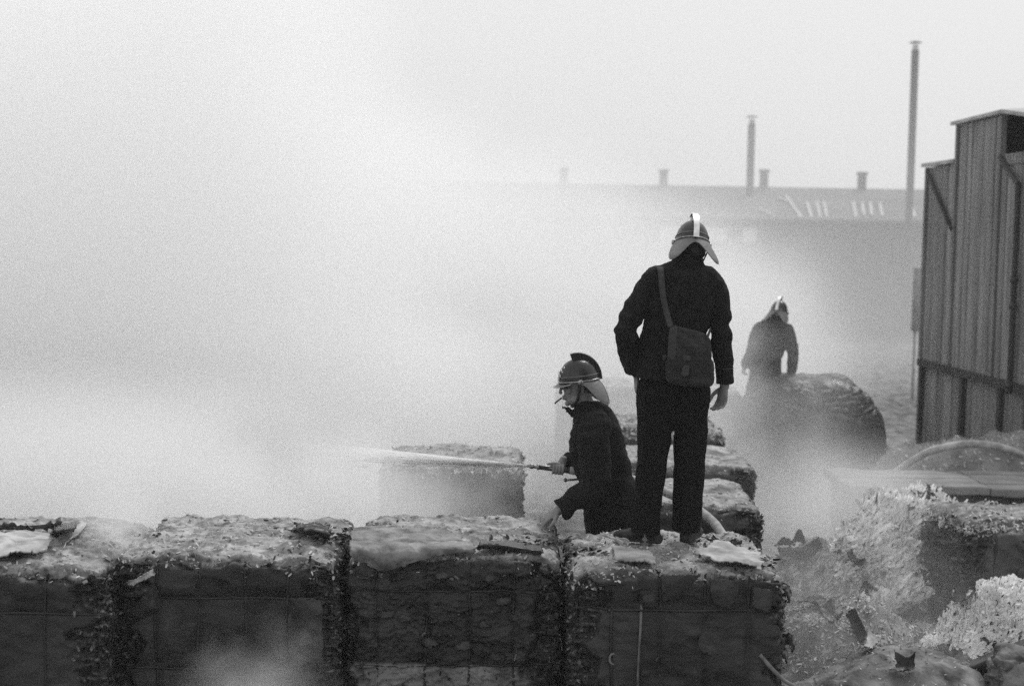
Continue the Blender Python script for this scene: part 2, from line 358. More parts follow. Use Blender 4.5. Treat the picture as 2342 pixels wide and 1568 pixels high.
# the four bales of the front row: A (leftmost) ... D (the man stands on it)
x, Y, wd = front(-290, 236, 1284)
def lx(b, px, py=1400): return W(px, py, b.loc.y - b.h[1]).x - b.loc.x
def lz(b, px, py): return W(px, py, b.loc.y - b.h[1]).z - TOP + (b.size[2] - b.h[2])
def mkbale(pxl, pxr, pyf, depth, **k):
    x, Y, wd = front(pxl, pxr, pyf); k.setdefault('hgt', TOP); h = k.pop('hgt')
    vpx, hpy = k.pop('vpx', ()), k.pop('hpy', ())
    zl = lambda py: W((pxl + pxr) / 2, py, Y).z - h / 2
    xl = lambda px: W(px, 1400, Y).x - x
    conv = lambda f, g, q: (f(q[0]), *(None if v is None else g(v) for v in q[1:3]), *(q[3:])) if isinstance(q, tuple) else f(q)
    k['vs'] = [conv(xl, zl, q) for q in vpx]; k['hs'] = [conv(zl, xl, q) for q in hpy]
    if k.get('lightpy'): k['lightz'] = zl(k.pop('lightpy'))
    return Bale('paper_bale', k.pop('label'), (x, Y + depth / 2, 0), (wd, depth, h), **k)
bA = mkbale(-285, 240, 1290, 1.25, label='leftmost scorched paper bale at the left edge with cardboard sheets on top', seed=1, vpx=(-110, 104), hpy=(1402,), roughR=.12, roughL=.05, wrinkle=.6, rad=.06, rim=.06)
bB = mkbale(250, 779, 1270, 1.12, label='scorched paper bale second from the left, with curled crust at its top right corner', seed=2, vpx=(357, 454, 561, 658), hpy=(1368, 1529), roughL=.16, roughR=.13, wrinkle=.6, rim=.04, rad=.07)
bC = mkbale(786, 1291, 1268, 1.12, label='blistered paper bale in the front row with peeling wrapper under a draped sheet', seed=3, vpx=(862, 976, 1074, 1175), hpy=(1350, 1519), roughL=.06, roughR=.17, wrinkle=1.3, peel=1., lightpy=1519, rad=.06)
bD = mkbale(1298, 1808, 1301, 1.0, label='scorched paper bale with a pale upright strap under the standing fireman', seed=4, vpx=((1401, None, 1390), (1465, None, 1385, M['strap_pale']), (1508, 1390, None), (1614, 1395, None), (1712, 1400, None)), hpy=(1396,), roughL=.14, roughR=.05, wrinkle=.7, rad=.07, rim=.045, strapw=.014)
bA.shreds(2600, 700); bB.shreds(3400, 800); bC.shreds(2600, 500); bD.shreds(2600, 1100)
# ------------------------------------------------------------------ loose pieces on and around the front bales
def S(px, py, z): return Wz(px, py, z)
def on(b, px, py, dz=0.0): v = Wz(px, py, TOP + dz); return v
sh = sheet('loose_sheet', [[on(bD, 1586, 1262, .055), on(bD, 1650, 1282, .05), on(bD, 1703, 1285, .04), on(bD, 1738, 1303, .02)],
                           [on(bD, 1622, 1248, .06), on(bD, 1665, 1262, .07), on(bD, 1706, 1268, .06), on(bD, 1745, 1284, .03)],
                           [on(bD, 1640, 1236, .05), on(bD, 1672, 1240, .05), on(bD, 1704, 1250, .05), on(bD, 1738, 1268, .02)]], M['sheet_pale'], None, .007, amp=.022, freq=8)
tag(sh, 'pale crumpled cardboard sheet lying beside the standing fireman\'s boots', 'cardboard sheet')
sh = sheet('loose_sheet', [[on(bD, 1408, 1274, .03), on(bD, 1455, 1279, .035), on(bD, 1500, 1287, .03)], [on(bD, 1400, 1246, .03), on(bD, 1448, 1250, .045), on(bD, 1492, 1262, .03)]], M['sheet_pale'], None, .014, amp=.010, seed=3)
tag(sh, 'flat folded cardboard sheet at the near left edge of the rightmost front bale', 'cardboard sheet')
def curl(name, label, cat, a, b, wdt, rad, mat_, turns=.7, seed=0):
    """a curled strip of card between a and b"""
    a, b = np.array(a), np.array(b); ax = b - a; L = np.linalg.norm(ax); ax /= L; s_ = np.cross(ax, [0, 0, 1.]); s_ /= np.linalg.norm(s_) + 1e-9; u = np.cross(s_, ax)
    T, A_ = np.meshgrid(np.linspace(0, 1, 22), np.linspace(-turns * math.pi, turns * math.pi, 16)); T, A_ = T.ravel(), A_.ravel()
    rr = rad * (1 - .6 * T) * (1 + .15 * np.sin(T * 9 + seed)); P = a + ax * (T * L)[:, None] + (s_ * (np.sin(A_) * rr * wdt)[:, None] - u * (np.cos(A_) * rr)[:, None])
    P += .006 * np.stack([fbm(P * 14 + seed, 3), fbm(P * 14 + 9 + seed, 3), fbm(P * 14 + 19 + seed, 3)], 1)
    i = np.arange(len(P)).reshape(16, 22); q = np.stack([i[:-1, :-1].ravel(), i[:-1, 1:].ravel(), i[1:, 1:].ravel(), i[1:, :-1].ravel()], 1)
    N = normals(P, q); n = len(P); rim = np.concatenate([i[0], i[1:, -1], i[-1][::-1][1:], i[:, 0][::-1][1:]])
    Fq = np.concatenate([q, q[:, ::-1] + n, np.stack([rim[:-1], rim[:-1] + n, rim[1:] + n, rim[1:]], 1)])
    return tag(mk(name, np.concatenate([P, P - N * .004]), Fq, mat_), label, cat)
curl('curled_scrap', 'curled pale scrap of card beside the left boot of the standing fireman', 'cardboard scrap', on(bD, 1432, 1240, .03), on(bD, 1376, 1218, .04), 1.2, .022, M['sheet_pale'])
curl('curled_scrap', 'curled dark scrap at the far right of the bale top near the pale sheet', 'cardboard scrap', on(bD, 1690, 1236, .03), on(bD, 1664, 1240, .03), 1.4, .022, M['sheet_dark'], seed=4)
curl('curled_scrap', 'narrow folded cardboard board sticking up at the right of the leftmost bale', 'cardboard scrap', on(bA, 118, 1250, .03), on(bA, 196, 1192, .05), 1.7, .035, M['sheet_pale'], .5, 2)
sh = sheet('loose_sheet', [[on(bA, -40, 1275, .05), on(bA, 40, 1262, .055), on(bA, 105, 1258, .05)], [on(bA, -30, 1232, .06), on(bA, 50, 1225, .06), on(bA, 120, 1232, .05)], [on(bA, -30, 1215, .05), on(bA, 50, 1214, .05), on(bA, 134, 1222, .04)]], M['sheet_pale'], None, .007, seed=6, amp=.02, freq=7)
tag(sh, 'pale cardboard sheet lying flat on the leftmost bale', 'cardboard sheet')
sh = sheet('loose_sheet', [[on(bA, -60, 1212, .02), on(bA, 40, 1210, .03), on(bA, 122, 1208, .03)], [on(bA, -60, 1200, .05), on(bA, 40, 1202, .05), on(bA, 140, 1196, .06)]], M['sheet_dark'], None, .02, seed=7)
tag(sh, 'long charred dark sheet behind the pale sheet on the leftmost bale', 'charred sheet')
sh = sheet('charred_lump', [[on(bA, 116, 1222, .01), on(bA, 140, 1224, .02), on(bA, 166, 1214, .02)], [on(bA, 124, 1214, .10), on(bA, 148, 1210, .13), on(bA, 172, 1206, .10)], [on(bA, 132, 1200, .02), on(bA, 152, 1198, .03), on(bA, 172, 1196, .02)]], M['sheet_dark'], None, .01, seed=8)
tag(sh, 'rounded black charred lump at the end of the dark sheet on the leftmost bale', 'charred lump')
# parts of bale B: crust curled up, torn flap hanging on the left corner, scar panel on the right
def bpx(b, px, py, out=0.): v = W(px, py, b.loc.y - b.h[1] - out); return v
f1 = sheet('torn_flap', [[bpx(bB, 296, 1400, -.01), bpx(bB, 315, 1412, .03), bpx(bB, 330, 1422, .0)], [bpx(bB, 320, 1372, .03), bpx(bB, 345, 1388, .06), bpx(bB, 368, 1395, .0)], [bpx(bB, 348, 1338, .02), bpx(bB, 362, 1350, .05), bpx(bB, 372, 1368, -.01)]], M['sheet_dark'], bB.root, .006, seed=1)
sheet('torn_flap', [[bpx(bB, 292, 1332, -.01), bpx(bB, 300, 1338, .01)], [bpx(bB, 325, 1316, .035), bpx(bB, 332, 1324, .03)], [bpx(bB, 350, 1300, .0), bpx(bB, 354, 1312, .01)]], M['shred_pale'], bB.root, .004, seed=2)
sheet('curled_crust', [[on(bB, 664, 1216, .03), on(bB, 700, 1222, .05), on(bB, 752, 1232, .03)], [on(bB, 682, 1206, .085), on(bB, 712, 1208, .10), on(bB, 755, 1216, .06)], [on(bB, 676, 1196, .06), on(bB, 716, 1196, .05), on(bB, 750, 1204, .02)]], M['shred_dark'], bB.root, .01, seed=5, amp=.014)
sheet('scar_panel', [[bpx(bB, 661, 1370, .012), bpx(bB, 700, 1366, .016), bpx(bB, 736, 1372, .012)], [bpx(bB, 660, 1450, .014), bpx(bB, 700, 1446, .022), bpx(bB, 738, 1450, .014)], [bpx(bB, 668, 1522, .012), bpx(bB, 704, 1516, .03), bpx(bB, 736, 1518, .012)]], M['sheet_dark'], bB.root, .005, seed=9, amp=.014, freq=14)
# bale C: wrapper sheet draped over the top left, hanging down the front
o_ = .045
sheet('draped_sheet', [[on(bC, 812, 1203, .03), on(bC, 880, 1204, .035), on(bC, 960, 1212, .03), on(bC, 1030, 1218, .03), on(bC, 1052, 1230, .025)],
                       [on(bC, 802, 1226, .04), on(bC, 880, 1230, .045), on(bC, 960, 1234, .045), on(bC, 1040, 1240, .04), on(bC, 1074, 1244, .03)],
                       [bpx(bC, 800, 1252, .03), bpx(bC, 860, 1262, .05), bpx(bC, 950, 1258, .04), bpx(bC, 1030, 1252, .02), bpx(bC, 1086, 1258, .0)],
                       [bpx(bC, 806, 1272, .05), bpx(bC, 868, 1302, .06), bpx(bC, 930, 1290, .05), bpx(bC, 1012, 1268, .05), bpx(bC, 1078, 1260, .015)]], mat('draped_wrapper', .06, .26, 9, .6, bump=.6, bscale=30, detail=9), bC.root, .008, seed=10, amp=.022, freq=5)
sheet('raised_crust', [[on(bC, 1092, 1252, .02), on(bC, 1140, 1254, .03), on(bC, 1190, 1258, .02), on(bC, 1236, 1262, .02)], [on(bC, 1096, 1246, .05), on(bC, 1142, 1244, .06), on(bC, 1190, 1250, .035), on(bC, 1240, 1256, .03)], [on(bC, 1100, 1240, .02), on(bC, 1146, 1236, .02), on(bC, 1192, 1240, .02), on(bC, 1240, 1246, .02)]], M['sheet_dark'], bC.root, .01, seed=12, amp=.012)
for px, py, rr in ((882, 1402, .05), (925, 1412, .045), (1110, 1420, .06), (1180, 1408, .045), (985, 1465, .06), (1060, 1472, .06), (850, 1470, .05), (905, 1316, .05), (1010, 1312, .05), (1120, 1318, .05), (1150, 1372, .05), (1140, 1500, .05)):
    k = rr * 428; a = rng.uniform(-.3, .3)
    sheet('peeled_wrapper', [[bpx(bC, px - k, py + a * k, .012), bpx(bC, px - k * .4, py - .25 * k, .02), bpx(bC, px + .4 * k, py - .25 * k, .02), bpx(bC, px + k, py - a * k, .012)],
                             [bpx(bC, px - .8 * k, py + .4 * k, .012), bpx(bC, px - .3 * k, py + .5 * k, .04 + rng.uniform(0, .02)), bpx(bC, px + .35 * k, py + .45 * k, .045), bpx(bC, px + .8 * k, py + .2 * k, .012)]], M['sheet_dark'], bC.root, .004, sub=8, seed=int(px), amp=.006, freq=16)
# bale D: loose strap tip and torn hole with a pale rim
def tube(path, rad, n=10, close=True):
    P = np.array([list(p) for p in path], float); rad = np.broadcast_to(np.array(rad, float), (len(P),))
    T = np.gradient(P, axis=0); T /= np.linalg.norm(T, axis=1)[:, None]; up = np.array([.13, .31, .94]); V = []
    for p, t, r_ in zip(P, T, rad):
        s_ = np.cross(t, up); s_ /= np.linalg.norm(s_); u = np.cross(s_, t)
        for k in range(n): a = 2 * math.pi * k / n; V.append(p + r_ * (math.cos(a) * s_ + math.sin(a) * u))
    F_ = [(j * n + k, j * n + (k + 1) % n, (j + 1) * n + (k + 1) % n, (j + 1) * n + k) for j in range(len(P) - 1) for k in range(n)]
    V += [P[0], P[-1]]; a0, a1 = len(V) - 2, len(V) - 1
    F_ += [(a0, (k + 1) % n, k, k) for k in range(n)] + [(a1, (len(P) - 1) * n + k, (len(P) - 1) * n + (k + 1) % n, (len(P) - 1) * n + (k + 1) % n) for k in range(n)]
    return np.array(V), F_
def cat(parts):
    V, F_, o = [], [], 0
    for v, f in parts:
        V.append(np.asarray(v)); F_ += [tuple(int(i) + o for i in q) for q in f]; o += len(v)
    return np.concatenate(V), F_
def mkl(name, V, F_, mat_, parent=None, smooth=True):
    me = bpy.data.meshes.new(name); V = np.asarray(V, float)
    if parent is not None: V = V - np.array(parent_world(parent))
    F_ = [tuple(dict.fromkeys(f)) for f in F_]
    me.from_pydata([tuple(v) for v in V], [], F_); me.materials.append(mat_); me.update()
    if smooth: me.polygons.foreach_set('use_smooth', [True] * len(me.polygons))
    o = bpy.data.objects.new(name, me); col.objects.link(o)
    if parent is not None: o.parent = parent
    return o
def spline(pts, n=8):
    A = np.array([list(p) for p in pts], float); out_ = []
    for i in range(len(A) - 1):
        p0, p1, p2, p3 = A[max(i - 1, 0)], A[i], A[i + 1], A[min(i + 2, len(A) - 1)]
        for f in np.linspace(0, 1, n, endpoint=False): out_.append(.5 * ((2 * p1) + (-p0 + p2) * f + (2 * p0 - 5 * p1 + 4 * p2 - p3) * f * f + (-p0 + 3 * p1 - 3 * p2 + p3) * f ** 3))
    out_.append(A[-1]); return out_
def box(c, s, rot=None):
    c, s = np.array(c, float), np.array(s, float) / 2
    V = np.array([[x, y, z] for x in (-1, 1) for y in (-1, 1) for z in (-1, 1)]) * s
    if rot is not None: V = V @ np.array(rot).T
    return V + c, [(0, 1, 3, 2), (4, 6, 7, 5), (0, 4, 5, 1), (2, 3, 7, 6), (0, 2, 6, 4), (1, 5, 7, 3)]
V, F_ = tube(spline([bpx(bD, 1738, 1496, .02), bpx(bD, 1762, 1524, .035), bpx(bD, 1790, 1552, .03), bpx(bD, 1812, 1566, .05), bpx(bD, 1850, 1590, .05)]), .011)
mkl('loose_strap_end', V, F_, M['strap_pale'], bD.root)
ang = np.linspace(0, 2 * math.pi, 25); V, F_ = tube([bpx(bD, 1403 + 9 * math.cos(a), 1506 + 12 * math.sin(a), .008) for a in ang], .006)
mkl('torn_hole_rim', V, F_, M['strap_pale'], bD.root)
for px, py, s_ in ((1815, 1340, .07), (1812, 1480, .06), (1822, 1452, .08), (1806, 1400, .05)):
    p0 = W(px - 34, py, bD.loc.y - .3)
    sheet('torn_flap', [[p0, p0 + Vector((s_ * .5, -.02, .02)), p0 + Vector((s_, .0, -.03))], [p0 + Vector((0, 0, -.05)), p0 + Vector((s_ * .5, -.03, -.05)), p0 + Vector((s_ * .8, 0, -.09))]], M['shred_dark'], bD.root, .006, seed=px, amp=.01)

for q_ in (((1512, 1314), (1602, 1312), (1516, 1378), (1560, 1362)), ((1470, 1358), (1503, 1357), (1470, 1386), (1503, 1386)), ((1622, 1322), (1702, 1326), (1630, 1378), (1668, 1394)), ((1722, 1340), (1770, 1352), (1722, 1384), (1758, 1400)), ((1560, 1430), (1680, 1436), (1590, 1480), (1640, 1500))):
    a0, a1, a2, a3 = [np.array(bpx(bD, x_, y_, .010)) for x_, y_ in q_]; o_ = np.array([0, -.014, 0])
    sheet('folded_wrapper', [[a0, (a0 + a1) / 2 + o_, a1], [(a0 + a2) / 2 + o_ * .5, (a0 + a1 + a2 + a3) / 4 + o_ * 1.4, (a1 + a3) / 2], [a2, (a2 + a3) / 2 + o_, a3]], M['fold'], bD.root, .004, seed=int(q_[0][0]), amp=.008, freq=9)
for b_, spots in ((bB, ((708, 1212, .09, 70), (745, 1232, .07, 60))), (bC, ((800, 1226, .05, 50), (1262, 1240, .06, 50), (1180, 1236, .08, 40))), (bD, ((1330, 1262, .06, 50), (1752, 1284, .05, 30), (1640, 1240, .09, 60)))):
    for x_, y_, r_, n_ in spots:
        c_ = np.array(on(b_, x_, y_, .015)); P_ = c_ + rng.normal(size=(n_, 3)) * [r_, r_ * .6, .012]; V, q = flakes(P_, np.tile([0, 0, 1.], (n_, 1)), n_, .015, .05, 2.0, .85, x_); o = mk('charred_scraps', V, q, M['shred_dark'], b_.root, smooth=False); o['kind'] = 'stuff'
# ------------------------------------------------------------------ bales farther back
G2 = 'paper bales standing farther back'
def far(pxl, pxr, pyf, depth, label, seed, res=.022, h=TOP, yaw=0, **k):
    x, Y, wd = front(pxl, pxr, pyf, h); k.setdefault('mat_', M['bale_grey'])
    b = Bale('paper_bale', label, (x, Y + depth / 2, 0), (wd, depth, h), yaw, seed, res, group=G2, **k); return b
bE = far(862, 1200, 1066, 1.15, 'lone paper bale fading in the smoke behind the water jet', 11, vs=(-.3, -.05, .25), hs=(.35,), topn=1.0)
bF = far(1364, 1756, 1152, 1.05, 'frayed paper bale right behind the standing fireman\'s legs', 12, res=.014, vs=(-.2, .15), roughR=.2, rim=.05, topn=.7, rad=.07)
bG = far(1392, 1738, 1062, 1.1, 'second frayed bale in the line behind the standing fireman', 13, res=.018, vs=(0,), roughR=.14, rim=.05, topn=.7, rad=.07)
bH = far(1380, 1664, 982, 1.15, 'third bale in the line behind the standing fireman, half in smoke', 14, vs=(0,), rim=.06, topn=1.2, rad=.08)
bI = far(1276, 1462, 882, 1.1, 'hazy bale at the back between the two near firemen', 15, vs=(0,), rad=.06)
bJ = far(1482, 1700, 890, 1.1, 'hazy bale at the back right of the standing fireman\'s hip', 16, vs=(0,), rad=.06)
bK = far(1700, 2066, 872, 1.6, 'big rounded bale bulging out of the smoke beside the far fireman', 17, h=1.44, vs=(), rad=.70, topn=1.2, rim=-.1, roughL=-.1, roughR=-.1, palek=.12, wrinkle=.5, mat_=M['bale'])
bL = far(1935, 2050, 1003, .6, 'small rounded lump at the foot of the big rounded bale', 18, h=.62, vs=(), rad=.22)
bE.shreds(900, 900, .02, .07); bF.shreds(1600, 500, .012, .05); bG.shreds(1200, 400, .015, .05); bH.shreds(900, 900, .02, .07); bI.shreds(300, 300, .02, .08); bJ.shreds(300, 300, .02, .08); bK.shreds(200, 0, .02, .06)

# ------------------------------------------------------------------ platform, mound and hose at the right
py_ = 12.7
t = empty('loading_platform', W(2150, 1230, py_), 'long low platform with a pale top and dark side below the shed', 'platform')
zt = W(2150, 1122, py_).z
px0 = W(1950, 1122, py_).x
for k_ in range(9):
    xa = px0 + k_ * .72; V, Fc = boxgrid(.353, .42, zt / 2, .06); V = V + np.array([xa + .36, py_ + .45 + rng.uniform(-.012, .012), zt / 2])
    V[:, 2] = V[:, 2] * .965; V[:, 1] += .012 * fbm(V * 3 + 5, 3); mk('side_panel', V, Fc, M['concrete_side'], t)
for k_ in range(4):
    for q_ in range(5):
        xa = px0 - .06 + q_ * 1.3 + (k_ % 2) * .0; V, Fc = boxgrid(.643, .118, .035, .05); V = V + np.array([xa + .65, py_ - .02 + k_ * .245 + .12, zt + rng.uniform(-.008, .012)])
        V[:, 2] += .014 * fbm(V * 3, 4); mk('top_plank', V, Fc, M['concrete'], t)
def mound(name, label, cat_, c, rx, ry, h, mat_, seed, n=90, fl=0, fm=None, smin=.03, smax=.12, amp=.08, kind='stuff', dirv=None, lie=.4, flp=None, freq=2.5, fl2=0, asp=3):
    t_ = np.linspace(-1.15, 1.15, n); X, Y = np.meshgrid(t_, t_); X, Y = X.ravel(), Y.ravel()
    a = fbm(np.column_stack([X * 2 + seed, Y * 2, X * 0]), 3) * .22; r_ = np.sqrt(X ** 2 + Y ** 2) + a
    z = h * (ss(1.02, .1, r_) ** .8); P = np.column_stack([c[0] + X * rx, c[1] + Y * ry, z])
    P[:, 2] += (amp * fbm(P * freq + seed, 5) + amp * .4 * np.abs(fbm(P * freq * 3 + seed, 3))) * ss(1.0, .8, r_) - .12 * ss(.95, 1.05, r_)
    i = np.arange(n * n).reshape(n, n); q = np.stack([i[:-1, :-1].ravel(), i[:-1, 1:].ravel(), i[1:, 1:].ravel(), i[1:, :-1].ravel()], 1)
    root = empty(name, (c[0], c[1], 0), label, cat_, kind=kind if kind != 'thing' else None)
    b = mk('heap_body', P, q, mat_, root); b['kind'] = 'stuff'
    if fl:
        N = normals(P, q); ok = np.where((r_ < .93) & ((N[:, 1] < .35)))[0]
        if flp is not None: ok = ok[flp(P[ok])]
        V, fq = flakes(P[ok], N[ok], fl, smin, smax, asp, lie, seed, dirv); f = mk('loose_flakes', V, fq, fm, root, smooth=False); f['kind'] = 'stuff'
        if fl2: V, fq = flakes(P[ok], N[ok], fl2, smin, smax * .8, asp * .7, lie + .2, seed + 50, dirv); f = mk('charred_flakes', V, fq, M['shred_dark'], root, smooth=False); f['kind'] = 'stuff'
    return root, P
def at(px, py, Y): v = W(px, py, Y); return (v.x, v.y), v.z
M['paper_heap'] = mat('paper_heap', .05, .26, 6, .9, bump=.8, bscale=25, detail=9)
M['paper_white'] = mat('shredded_paper', .6, .95, 5, .9, contrast=(.3, .6))
M['paper_grey'] = mat('sodden_paper', .12, .3, 3, .85, bump=.6, bscale=20, detail=9)
c, _ = at(2085, 1400, 11.3)
mound('shredded_paper_heap', 'large bright heap of shredded paper below the platform', 'paper heap', (c[0], 11.35), 1.05, .95, 1.16 * .75, M['paper_heap'], 3, fl=20000, fm=M['paper_white'], smin=.02, smax=.15, fl2=1600, amp=.13, dirv=(.9, 0, .9), lie=.2, asp=5, flp=lambda P: (P[:, 2] > .30 + .18 * fbm(P * 1.5, 3)))
c, _ = at(1900, 1400, 11.0)
mound('shredded_paper_heap', 'lower ragged heap of grey shreds trailing left of the bright heap', 'paper heap', (c[0], 11.2), .85, .9, .52, M['paper_grey'], 5, fl=9000, fm=M['shred_pale'], smin=.02, smax=.07, dirv=(.9, 0, .9), lie=.3)
c, _ = at(2320, 1450, 9.6)
mound('shredded_paper_heap', 'smaller heap of shredded paper low at the right edge', 'paper heap', (c[0] - .05, 9.75), .62, .55, .62, M['paper_heap'], 8, fl=12000, fm=M['paper_white'], smin=.012, smax=.075, fl2=500, amp=.09, dirv=(.6, 0, .8), lie=.55, flp=lambda P: (P[:, 2] > .22 + .1 * fbm(P * 3, 3)))
c, _ = at(2120, 1560, 8.9)
mound('ash_heap', 'low pale mound of ash in the bottom right foreground', 'ash heap', (c[0] - .1, 8.9), .95, .7, .36, M['paper_heap'], 9, fl=500, fm=M['shred_pale'], smin=.008, smax=.03, amp=.04)
c, _ = at(1960, 1500, 9.9)
mound('ash_heap', 'smoking grey ash heap just right of the rightmost front bale', 'ash heap', (c[0], 9.9), .9, .7, .40, M['paper_grey'], 10, fl=3500, fm=M['shred_pale'], smin=.01, smax=.04, amp=.06)
c, _ = at(2290, 1090, 14.4)
mound('rubble_mound', 'dark rubble mound behind the platform under the arched hose', 'rubble mound', (c[0], 14.9), 2.1, .9, .92, M['paper_grey'], 12, fl=3000, fm=M['shred_pale'], smin=.015, smax=.05, amp=.12)
c, _ = at(2330, 1290, 10.6)
b = Bale('tipped_bale', 'tipped smooth grey bale with a thin wire at the right edge', (W(2300, 1400, 10.4).x, 10.75, 0), (1.05, .8, .93), 12, 21, .016, vs=(-.25,), hs=(), roughL=.2, roughR=.05, rad=.16, rim=.05, palek=.7, mat_=M['bale_grey'], cat='bale', group=None, lean=(.12, .1))
b.shreds(500, 900, .02, .07)
V, F_ = tube(spline([W(2322, 1366, 10.2), W(2320, 1330, 10.22), W(2330, 1300, 10.2), W(2360, 1282, 10.2)]), .006); mkl('wire', V, F_, M['strap'], b.root)
V, F_ = tube(spline([W(2226, 1210 + 140, 10.25), W(2228, 1310, 10.28), W(2240, 1290, 10.3), W(2262, 1262 + 10, 10.3)]), .006); mkl('wire', V, F_, M['strap'], b.root)
for hx, hn in (('shredded_paper_heap', 18), ('shredded_paper_heap.001', 14), ('shredded_paper_heap.002', 4), ('ash_heap', 2), ('ash_heap.001', 4)):
    hr_ = bpy.data.objects[hx]; hb = [c_ for c_ in hr_.children if c_.name.startswith('heap_body')][0]; n_ = len(hb.data.vertices); co = np.empty(n_ * 3, np.float32); hb.data.vertices.foreach_get('co', co); co = co.reshape(-1, 3) + np.array(parent_world(hr_))
    ok = np.where((co[:, 2] > .12))[0]; N_ = normals(co.astype(float), np.array([list(p_.vertices) for p_ in hb.data.polygons])); ok = ok[N_[ok, 1] < .2]
    for k_ in range(hn):
        c_ = co[rng.choice(ok)].astype(float); n0 = N_[np.argmin(((co - c_) ** 2).sum(1))]; a_ = rng.normal(size=3); a_ -= n0 * np.dot(a_, n0); a_ /= np.linalg.norm(a_); b_ = np.cross(n0, a_); u_, v_ = rng.uniform(.05, .14), rng.uniform(.03, .09)
        sheet('torn_sheet', [[c_ + a_ * i_ * u_ + b_ * j_ * v_ + n0 * (.02 + .05 * rng.uniform() * (abs(i_) + abs(j_))) for i_ in (-1, 0, 1)] for j_ in (-1, 0, 1)], [M['sheet_dark'], M['sheet_pale'], M['fold'], M['sheet_dark']][k_ % 4], hr_, .004, sub=6, seed=k_, amp=.015)
# pale block and dark board in the bottom right corner
b2 = Bale('paper_lump', 'pale rounded block of pressed paper in the bottom right corner', (W(2345, 1560, 8.6).x, 8.7, 0), (.42, .4, .48), -10, 22, .012, vs=(), hs=(), rad=.13, mat_=M['paper_heap'], cat='paper block', group=None)
a_, b_ = W(2190, 1546, 9.0), W(2420, 1452, 9.0)
d_ = (b_ - a_); rot = d_.to_track_quat('X', 'Z').to_matrix()
V, Fc = boxgrid(d_.length / 2, .05, .045, .02); V = V @ np.array(rot).T + np.array((a_ + b_) / 2); V += .006 * np.column_stack([fbm(V * 9, 3)] * 3)
tag(mk('dark_board', V, Fc, M['sheet_dark']), 'dark charred board lying aslant below the small shredded heap', 'board')
V, F_ = tube(spline([W(2040, 1085, 14.0), W(2092, 1050, 13.9), W(2140, 1027, 13.8), W(2212, 1015, 13.7), W(2280, 1020, 13.7), W(2342, 1042, 13.8), W(2400, 1080, 14.0)]), .036, 14)
tag(mkl('arched_hose', V, F_, M['sheet_pale']), 'pale thick hose arching over the rubble mound in front of the shed', 'hose')
sh = sheet('white_sheet', [[W(2265, 1218, 12.2), W(2310, 1222, 12.2), W(2380, 1222, 12.2)], [W(2272, 1206, 12.4), W(2310, 1203, 12.4), W(2380, 1200, 12.4)]], M['paper_white'], None, .02, amp=.03)
tag(sh, 'small white crumpled sheet at the right edge under the platform', 'paper sheet')
for i_, (px, py, hh) in enumerate(((1826, 1240, .10), (1800, 1246, .05), (1790, 1246, .06))):
    p0 = W(px, py, 10.9); sheet('jagged_scrap', [[p0 + Vector((-.06, 0, 0)), p0 + Vector((0, 0, .01)), p0 + Vector((.06, 0, 0))], [p0 + Vector((-.02, .03, hh * .5)), p0 + Vector((.01, .02, hh)), p0 + Vector((.05, .03, hh * .4))]], M['sheet_dark'], None, .01, seed=i_)
    tag(bpy.context.scene.objects[-1], ['pointed dark scrap standing up right of the frayed bale', 'blunt dark scrap next to the pointed one', 'small dark scrap against the frayed bale'][i_], 'paper scrap')

# ------------------------------------------------------------------ the shed at the right
shx = lambda Y: 5.77 + .0526 * (20 - Y)
shed = empty('plank_shed', (shx(18), 18, 0), 'tall weathered plank shed at the right edge with a stepped roof and drainpipe', 'shed')
sd_ = np.array([-.0526, 1, 0]); sd_ /= np.linalg.norm(sd_); sn = np.array([-sd_[1], sd_[0], 0])   # along, outwards (left)
SR = Matrix(((sn[0], sd_[0], 0), (sn[1], sd_[1], 0), (0, 0, 1)))
def plank(name, Ya, Yb, z0, z1a, z1b, out_, th, m, parent=shed):
    """board between depths Ya<Yb, its top sloping z1a..z1b"""
    V = []
    for Y in (Ya, Yb):
        for o in (out_, out_ - th):
            p = np.array([shx(Y), Y, 0]) + sn * o; V += [p + [0, 0, z0], p + [0, 0, z1a if Y == Ya else z1b]]
    return mkl(name, V, [(0, 4, 5, 1), (2, 3, 7, 6), (0, 1, 3, 2), (4, 6, 7, 5), (1, 5, 7, 3), (0, 2, 6, 4)], m, parent, False)
def topz(Y): return 4.03 if Y > 18.87 else (4.53 if Y > 17.33 else 4.03 + .0 * Y)
edges = [14.2]; 
while edges[-1] < 20: edges.append(edges[-1] + rng.uniform(.17, .24))
for bnd in (17.33, 18.87, 20.0):
    k_ = int(np.argmin(np.abs(np.array(edges) - bnd))); edges[k_] = bnd
edges = [e for e in edges if e <= 20.0]
bm_ = [M['board'], mat('weathered_board_light', .16, .29, 2.2, .85, bump=.5, bscale=20, stretch=(5, 5, .35), detail=9), mat('weathered_board_dark', .12, .22, 2.2, .85, bump=.5, bscale=20, stretch=(5, 5, .35), detail=9)]
for a, b_ in zip(edges[:-1], edges[1:]):
    tz = topz((a + b_) / 2); m = bm_[rng.choice(3, p=[.5, .35, .15])]
    plank('board', a + .006, b_ - .006, 1.28, tz, tz, rng.uniform(0, .018), .03, m)
    plank('lower_board', a + .006, b_ - .006, -.02, 1.27, 1.27, -.05 + rng.uniform(0, .015), .03, bm_[rng.choice([0, 2])])
plank('backing_wall', 14.2, 20.0, -.02, 4.0, 4.0, -.10, .05, M['void'])
plank('upper_backing', 17.35, 18.85, 4.0, 4.5, 4.5, -.10, .05, M['void'])
plank('ledge', 14.2, 20.02, 1.26, 1.36, 1.36, .05, .13, M['board_dark'])
